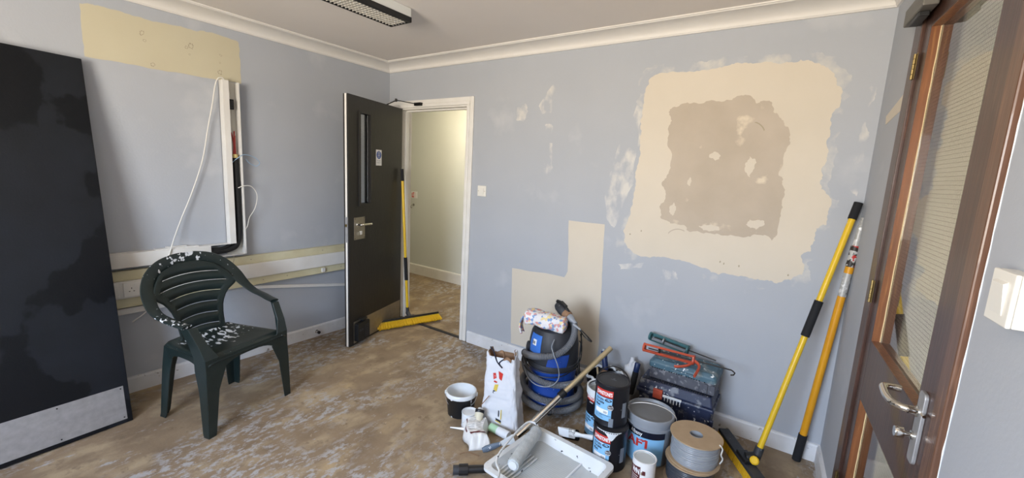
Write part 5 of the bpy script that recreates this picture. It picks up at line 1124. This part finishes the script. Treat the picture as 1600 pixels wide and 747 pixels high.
# local x along the far edge, local y = z cross x (points away from the camera) -> tray lies at negative y
tray = thing('paint_tray', 'big white paint tray caked with pale grey paint', 'paint tray', matrix=TM)
TH = .080
def traysec():   # depth profile across y: reservoir near the far/right, slope elsewhere
    pass
rimo = rounded(TL, TW, .035, 5, TL / 2, -TW / 2); rimi = rounded(TL - .055, TW - .055, .030, 5, TL / 2, -TW / 2); bot = rounded(TL - .10, TW - .10, .03, 5, TL / 2, -TW / 2)
n_ = len(rimo); b = B()
b.v = [(x, y, TH - .016) for x, y in rimo] + [(x, y, TH) for x, y in rimo] + [(x, y, TH) for x, y in rimi] + [(x, y, .036 if x < TL * .66 else .012) for x, y in bot]
b.f = [(k * n_ + i, k * n_ + (i + 1) % n_, (k + 1) * n_ + (i + 1) % n_, (k + 1) * n_ + i) for k in range(3) for i in range(n_)]
obj('tray_rim', b, 'traywhite', tray, smooth=35)
ob_ = B(); o2 = rounded(TL - .03, TW - .03, .03, 5, TL / 2, -TW / 2); o3 = rounded(TL - .08, TW - .08, .03, 5, TL / 2, -TW / 2)
ob_.v = [(x, y, TH - .010) for x, y in o2] + [(x, y, 0) for x, y in o3]; ob_.f = [(i, (i + 1) % n_, (i + 1) % n_ + n_, i + n_) for i in range(n_)] + [tuple(range(n_, 2 * n_))]
obj('tray_shell', ob_, 'spattered', tray, smooth=35)
xr0, xr1, yr0, yr1 = .045, TL * .66, -TW + .045, -.045
sl = B(); sl.grid(60, 90, lambda u, v: (xr0 + (xr1 - xr0) * u, yr0 + (yr1 - yr0) * v, .040 - .014 * u + .0010 * math.sin(v * 190 + 5 * math.sin(u * 3)) * (.3 + .7 * min(1, u * 3)) + .0015 * noise.noise(Vector((u * 9, v * 7, 0)))))
obj('painted_slope', sl, 'paintgrey', tray, smooth=60)['label'] = 'ribbed slope coated in pale grey paint'
wl2 = B().grid(10, 20, lambda u, v: (xr1 + (TL - .048 - xr1) * u, yr0 + (yr1 - yr0) * v, (.026 - .012 * min(1, u * 3)) if u < .34 else .014))
obj('reservoir', wl2, 'paintgrey', tray, smooth=50)['label'] = 'deeper paint reservoir'
obj('divider', B().box((xr1 - .006, yr0, .012), (xr1 + .004, yr1, .033)), 'whitepaint', tray, bevel=.003)
rbs = B()
for k in range(5): x = .052 + k * .020; rbs.box((x, yr0 + .02, .038), (x + .008, yr1 - .14, .047))
obj('ridge', rbs, 'traywhite', tray, bevel=.003)
TMi = TM.inverted()
# --- roller lying in the tray
r0, r1 = Vector((2.272, -.868, .104)), Vector((2.325, -1.175, .104)); rl = thing('paint_roller', 'paint-soaked roller with wire frame lying in the tray', 'paint roller', tuple(r0)); rdv = r1 - r0
obj('sleeve', B().tube([rdv * (k / 30) for k in range(31)], .033, 24, rf=lambda t: (.0315 + .0018 * math.sin(t * 40) * .5) * (1 if .01 < t < .99 else .9)), 'nap', rl, smooth=60)
obj('end_cap', B().tube([rdv * -.02, rdv * .0], .022, 16), 'traywhite', rl, smooth=40); obj('end_cap', B().tube([rdv * 1.0, rdv * 1.02], .022, 16), 'traywhite', rl, smooth=40)
fr = [rdv * -.03, rdv * -.08 + Vector((0, 0, .004)), rdv * -.13 + Vector((-.03, -.005, .012)), rdv * -.08 + Vector((-.065, -.02, .016)), rdv * .35 + Vector((-.080, -.03, .016)), rdv * .80 + Vector((-.085, -.03, .012)), rdv * 1.0 + Vector((-.065, -.045, .010)), rdv * 1.10 + Vector((-.02, -.06, .012)), rdv * 1.20 + Vector((.02, -.12, .02))]
obj('wire_frame', B().tube(spline(fr, 7), .0055, 8), 'traywhite', rl, smooth=60)
obj('handle', B().tube([fr[-1], fr[-1] + Vector((.03, -.14, .02))], .014, 12), 'traywhite', rl, smooth=60)
# --- paintbrush resting on the tray rim towards the cans
pbM = axis_matrix((2.555, -.722, .100), (2.340, -.772, .084))
pb_ = thing('paintbrush', 'paint-caked flat brush between the tray and the black cans', 'paintbrush', matrix=pbM)
obj('handle', B().tube([(0, 0, 0), (0, 0, .03), (0, 0, .08), (0, 0, .12)], .011, 10, rf=lambda t: (.009, .013, .009, .014)[min(3, int(t * 3.01))], sq=(.7, 1.2)), 'traywhite', pb_, smooth=60)
obj('ferrule', B().box((-.009, -.024, .115), (.009, .024, .150)), 'dirtyalu', pb_, bevel=.003)
obj('bristles', B().add([(-.008, -.023, .150), (.008, -.023, .150), (.008, .023, .150), (-.008, .023, .150), (-.003, -.026, .205), (.003, -.026, .205), (.003, .024, .212), (-.003, .024, .212)], [(0, 3, 2, 1), (4, 5, 6, 7), (0, 1, 5, 4), (1, 2, 6, 5), (2, 3, 7, 6), (3, 0, 4, 7)]), 'whitepaint', pb_)
tag(obj('foam_block', B().add([(-.05, -.03, 0), (.05, -.035, 0), (.055, .03, 0), (-.045, .032, 0), (-.035, -.022, .045), (.04, -.025, .05), (.045, .02, .04), (-.03, .022, .035)], [(0, 3, 2, 1), (4, 5, 6, 7), (0, 1, 5, 4), (1, 2, 6, 5), (2, 3, 7, 6), (3, 0, 4, 7)]), 'foam', bevel=.008, loc=(2.375, -.655, 0), rot=(0, 0, .4)), 'black nozzle lump on the floor behind the paintbrush', 'nozzle')
# --- black threaded tube end on the floor
h0, h1 = Vector((2.060, -1.300, .027)), Vector((2.185, -1.190, .027)); ht = thing('floor_pipe', 'short black threaded tube end lying on the floor left of the tray', 'tube', tuple(h0)); hdv = h1 - h0
obj('tube', B().tube([hdv * .2, hdv * 1.02], .019, 18), 'blackplastic', ht, smooth=60)
obj('collar', B().tube([hdv * .17, hdv * .19, hdv * .42, hdv * .44], .0265, 12), 'blackplastic', ht, smooth=25)
obj('mouth', B().lathe([(.018, 0), (.0225, 0), (.0225, .03), (.018, .03), (.018, 0)], 18, axis_matrix((0, 0, 0), hdv)), 'charcoal', ht, smooth=40)
# --- scraper resting on the tray rim
kM = axis_matrix((2.083, -1.098, .030), (2.205, -.985, .088))
sc_ = thing('filling_knife', 'blue-grey handled filling knife resting on the tray corner', 'filling knife', matrix=kM)
obj('handle', B().tube([(0, 0, 0), (0, 0, .02), (0, 0, .06), (0, 0, .100)], .013, 12, rf=lambda t: (.012, .0165, .0155, .010)[min(3, int(t * 3.01))], sq=(.75, 1.15)), 'bluegrey', sc_, smooth=60)
obj('blade', B().add([(-.001, -.012, .098), (.001, -.012, .098), (.001, .012, .098), (-.001, .012, .098), (-.0006, -.030, .175), (.0006, -.030, .175), (.0006, .030, .175), (-.0006, .030, .175)], [(0, 3, 2, 1), (4, 5, 6, 7), (0, 1, 5, 4), (1, 2, 6, 5), (2, 3, 7, 6), (3, 0, 4, 7)]), 'traywhite', sc_)
# --- crumpled printed bag with cartridge end
bgM = Matrix.Translation((1.968, -1.008, .052)) @ Matrix.Rotation(D(-44), 4, 'Z')
pbg = thing('crumpled_bag', 'crumpled printed plastic bag in front of the white sack', 'bag', matrix=bgM)
def bag_fn(u, v):
    x = (u - .5) * .21; y = (v - .5) * .15 * (1 - .25 * u); ed = min(u, 1 - u, v, 1 - v) * 6; ed = min(1, ed) ** .6
    k = noise.noise(Vector((x * 16, y * 16, 1.3))) * .020 + noise.noise(Vector((x * 45, y * 45, 4))) * .006
    return (x + k * .3, y + .01 * math.sin(9 * u), -.048 + ed * (.050 + .045 * (1 - u)) + k)
top_ = B().grid(40, 30, lambda u, v: (lambda p: (p[0], p[1], max(p[2], -.050)))(bag_fn(u, v)))
bo_ = obj('bag_film', top_, 'plasticbag', pbg, smooth=40, solid=.002)
def bag_print(poly):
    return B().add([(lambda p: (p[0], p[1], p[2] + .0035))(bag_fn(u, v)) for u, v in poly], [tuple(range(len(poly)))])
def bag_strip(u0, u1, v0, v1): return B().grid(max(2, int((u1 - u0) * 30)), max(2, int((v1 - v0) * 30)), lambda a, c: (lambda p: (p[0], p[1], p[2] + .0035))(bag_fn(u0 + (u1 - u0) * a, v0 + (v1 - v0) * c)))
obj('maroon_band', bag_strip(.70, .76, .15, .85), 'maroon', pbg); obj('maroon_band', bag_strip(.12, .62, .10, .13), 'maroon', pbg)
gp = B()
for k in range(9):
    q = bag_strip(.18 + k * .055, .188 + k * .055, .2, .48); gp.add(q.v, q.f); q = bag_strip(.18 + k * .055, .188 + k * .055, .54, .82); gp.add(q.v, q.f)
tag(obj('small_print', gp, 'greyprint', pbg), kind='stuff')
ctM = axis_matrix((1.948, -.985, .040), (1.912, -.905, .125))
ct = thing('sealant_cartridge', 'sealant cartridge with dark collar poking out of the crumpled bag', 'cartridge', matrix=ctM)
obj('tube', B().lathe([(0, 0), (.024, 0), (.0245, .09), (.0, .09)], 24), mat('cream_tube', '#d8d3bd', .5), ct, smooth=40)
obj('collar', B().lathe([(.0245, .085), (.027, .088), (.027, .102), (.018, .104), (.018, .096), (0, .096)], 24), 'blackplastic', ct, smooth=40)
obj('cap', B().lathe([(.017, .10), (.014, .112), (.006, .116), (0, .117)], 16), 'whitepaint', ct, smooth=50)
ci = ctM.inverted()
obj('rod', B().tube([ci @ Vector((1.910, -.898, .132)), ci @ Vector((1.950, -.880, .195))], .0025, 6), 'sackin', ct)
gt0, gt1 = Vector((1.985, -.900, .024)), Vector((2.115, -.905, .024)); gt = thing('green_cartridge', 'pale green and white cartridge lying at the foot of the sack', 'cartridge', tuple(gt0)); gd = gt1 - gt0
obj('tube', B().tube([gd * 0, gd * 1.0], .0235, 20), 'green', gt, smooth=40); obj('white_end', B().tube([gd * .42, gd * .42 + gd * .001, gd * .96, gd * 1.01], .024, 20), 'whitepaint', gt, smooth=40)
q = B(); Mg = axis_matrix(gt0 - gt0, gd)
for k in range(3): q.grid(4, 1, lambda u, v: (.0246 * math.cos(3.6 + .7 * u), .0246 * math.sin(3.6 + .7 * u), .065 + k * .012 + .007 * v), Mg)
obj('label_print', q, 'navy', gt)
nzM = axis_matrix((1.905, -.975, .011), (1.800, -1.025, .008))
nz = tag(obj('white_nozzle', B().lathe([(0, 0), (.010, 0), (.010, .02), (.0085, .03), (.003, .125), (0, .125)], 16, nzM), 'whiteprint', smooth=40), 'long white plastic nozzle on the floor before the little tin', 'nozzle')
# --- twigs and rubble scraps on the floor
rnd = random.Random(21)
spots = [(1.82, -1.18), (1.70, -.62), (1.35, -.55), (1.20, -1.05), (.95, -.45), (1.52, -1.30), (.75, -.98), (1.10, -.30), (.62, .60), (.30, .75), (.50, .40), (.15, .9), (.70, .25), (-.2, .95), (1.95, -1.42), (1.25, -1.55), (2.25, -1.32), (.95, -2.15), (1.40, -2.0), (.70, -.30)]
db = B()
for _k in range(70): spots.append((rnd.uniform(.9, 1.6), rnd.uniform(-2.4, -.1)))
for i, (x, y) in enumerate(spots):
    s = rnd.uniform(.004, .008) * (1 if i < 22 else .5); L_ = s * rnd.uniform(1.2, 3.5); a = rnd.uniform(0, PI); h = s * rnd.uniform(.3, .7); c_, s_ = math.cos(a), math.sin(a)
    P = [(-L_, -s), (L_ * .8, -s * .7), (L_, s * .5), (-L_ * .6, s)]
    db.add([(x + px_ * c_ - py_ * s_, y + px_ * s_ + py_ * c_, 0.0005) for px_, py_ in P] + [(x + (px_ * c_ - py_ * s_) * .7, y + (px_ * s_ + py_ * c_) * .7, h) for px_, py_ in P], [(3, 2, 1, 0), (4, 5, 6, 7), (0, 1, 5, 4), (1, 2, 6, 5), (2, 3, 7, 6), (3, 0, 4, 7)])
tag(obj('floor_debris', db, 'debris'), 'loose crumbs and wood scraps scattered over the chipboard floor', 'debris', None, 'stuff')
tag(obj('bent_wire', B().tube(spline([(1.985, -1.165, .002), (2.0, -1.135, .003), (2.03, -1.12, .002), (2.075, -1.115, .003)], 5), .0018, 5), 'sackin'), 'thin bent dark wire on the floor beside the crumpled bag', 'wire')
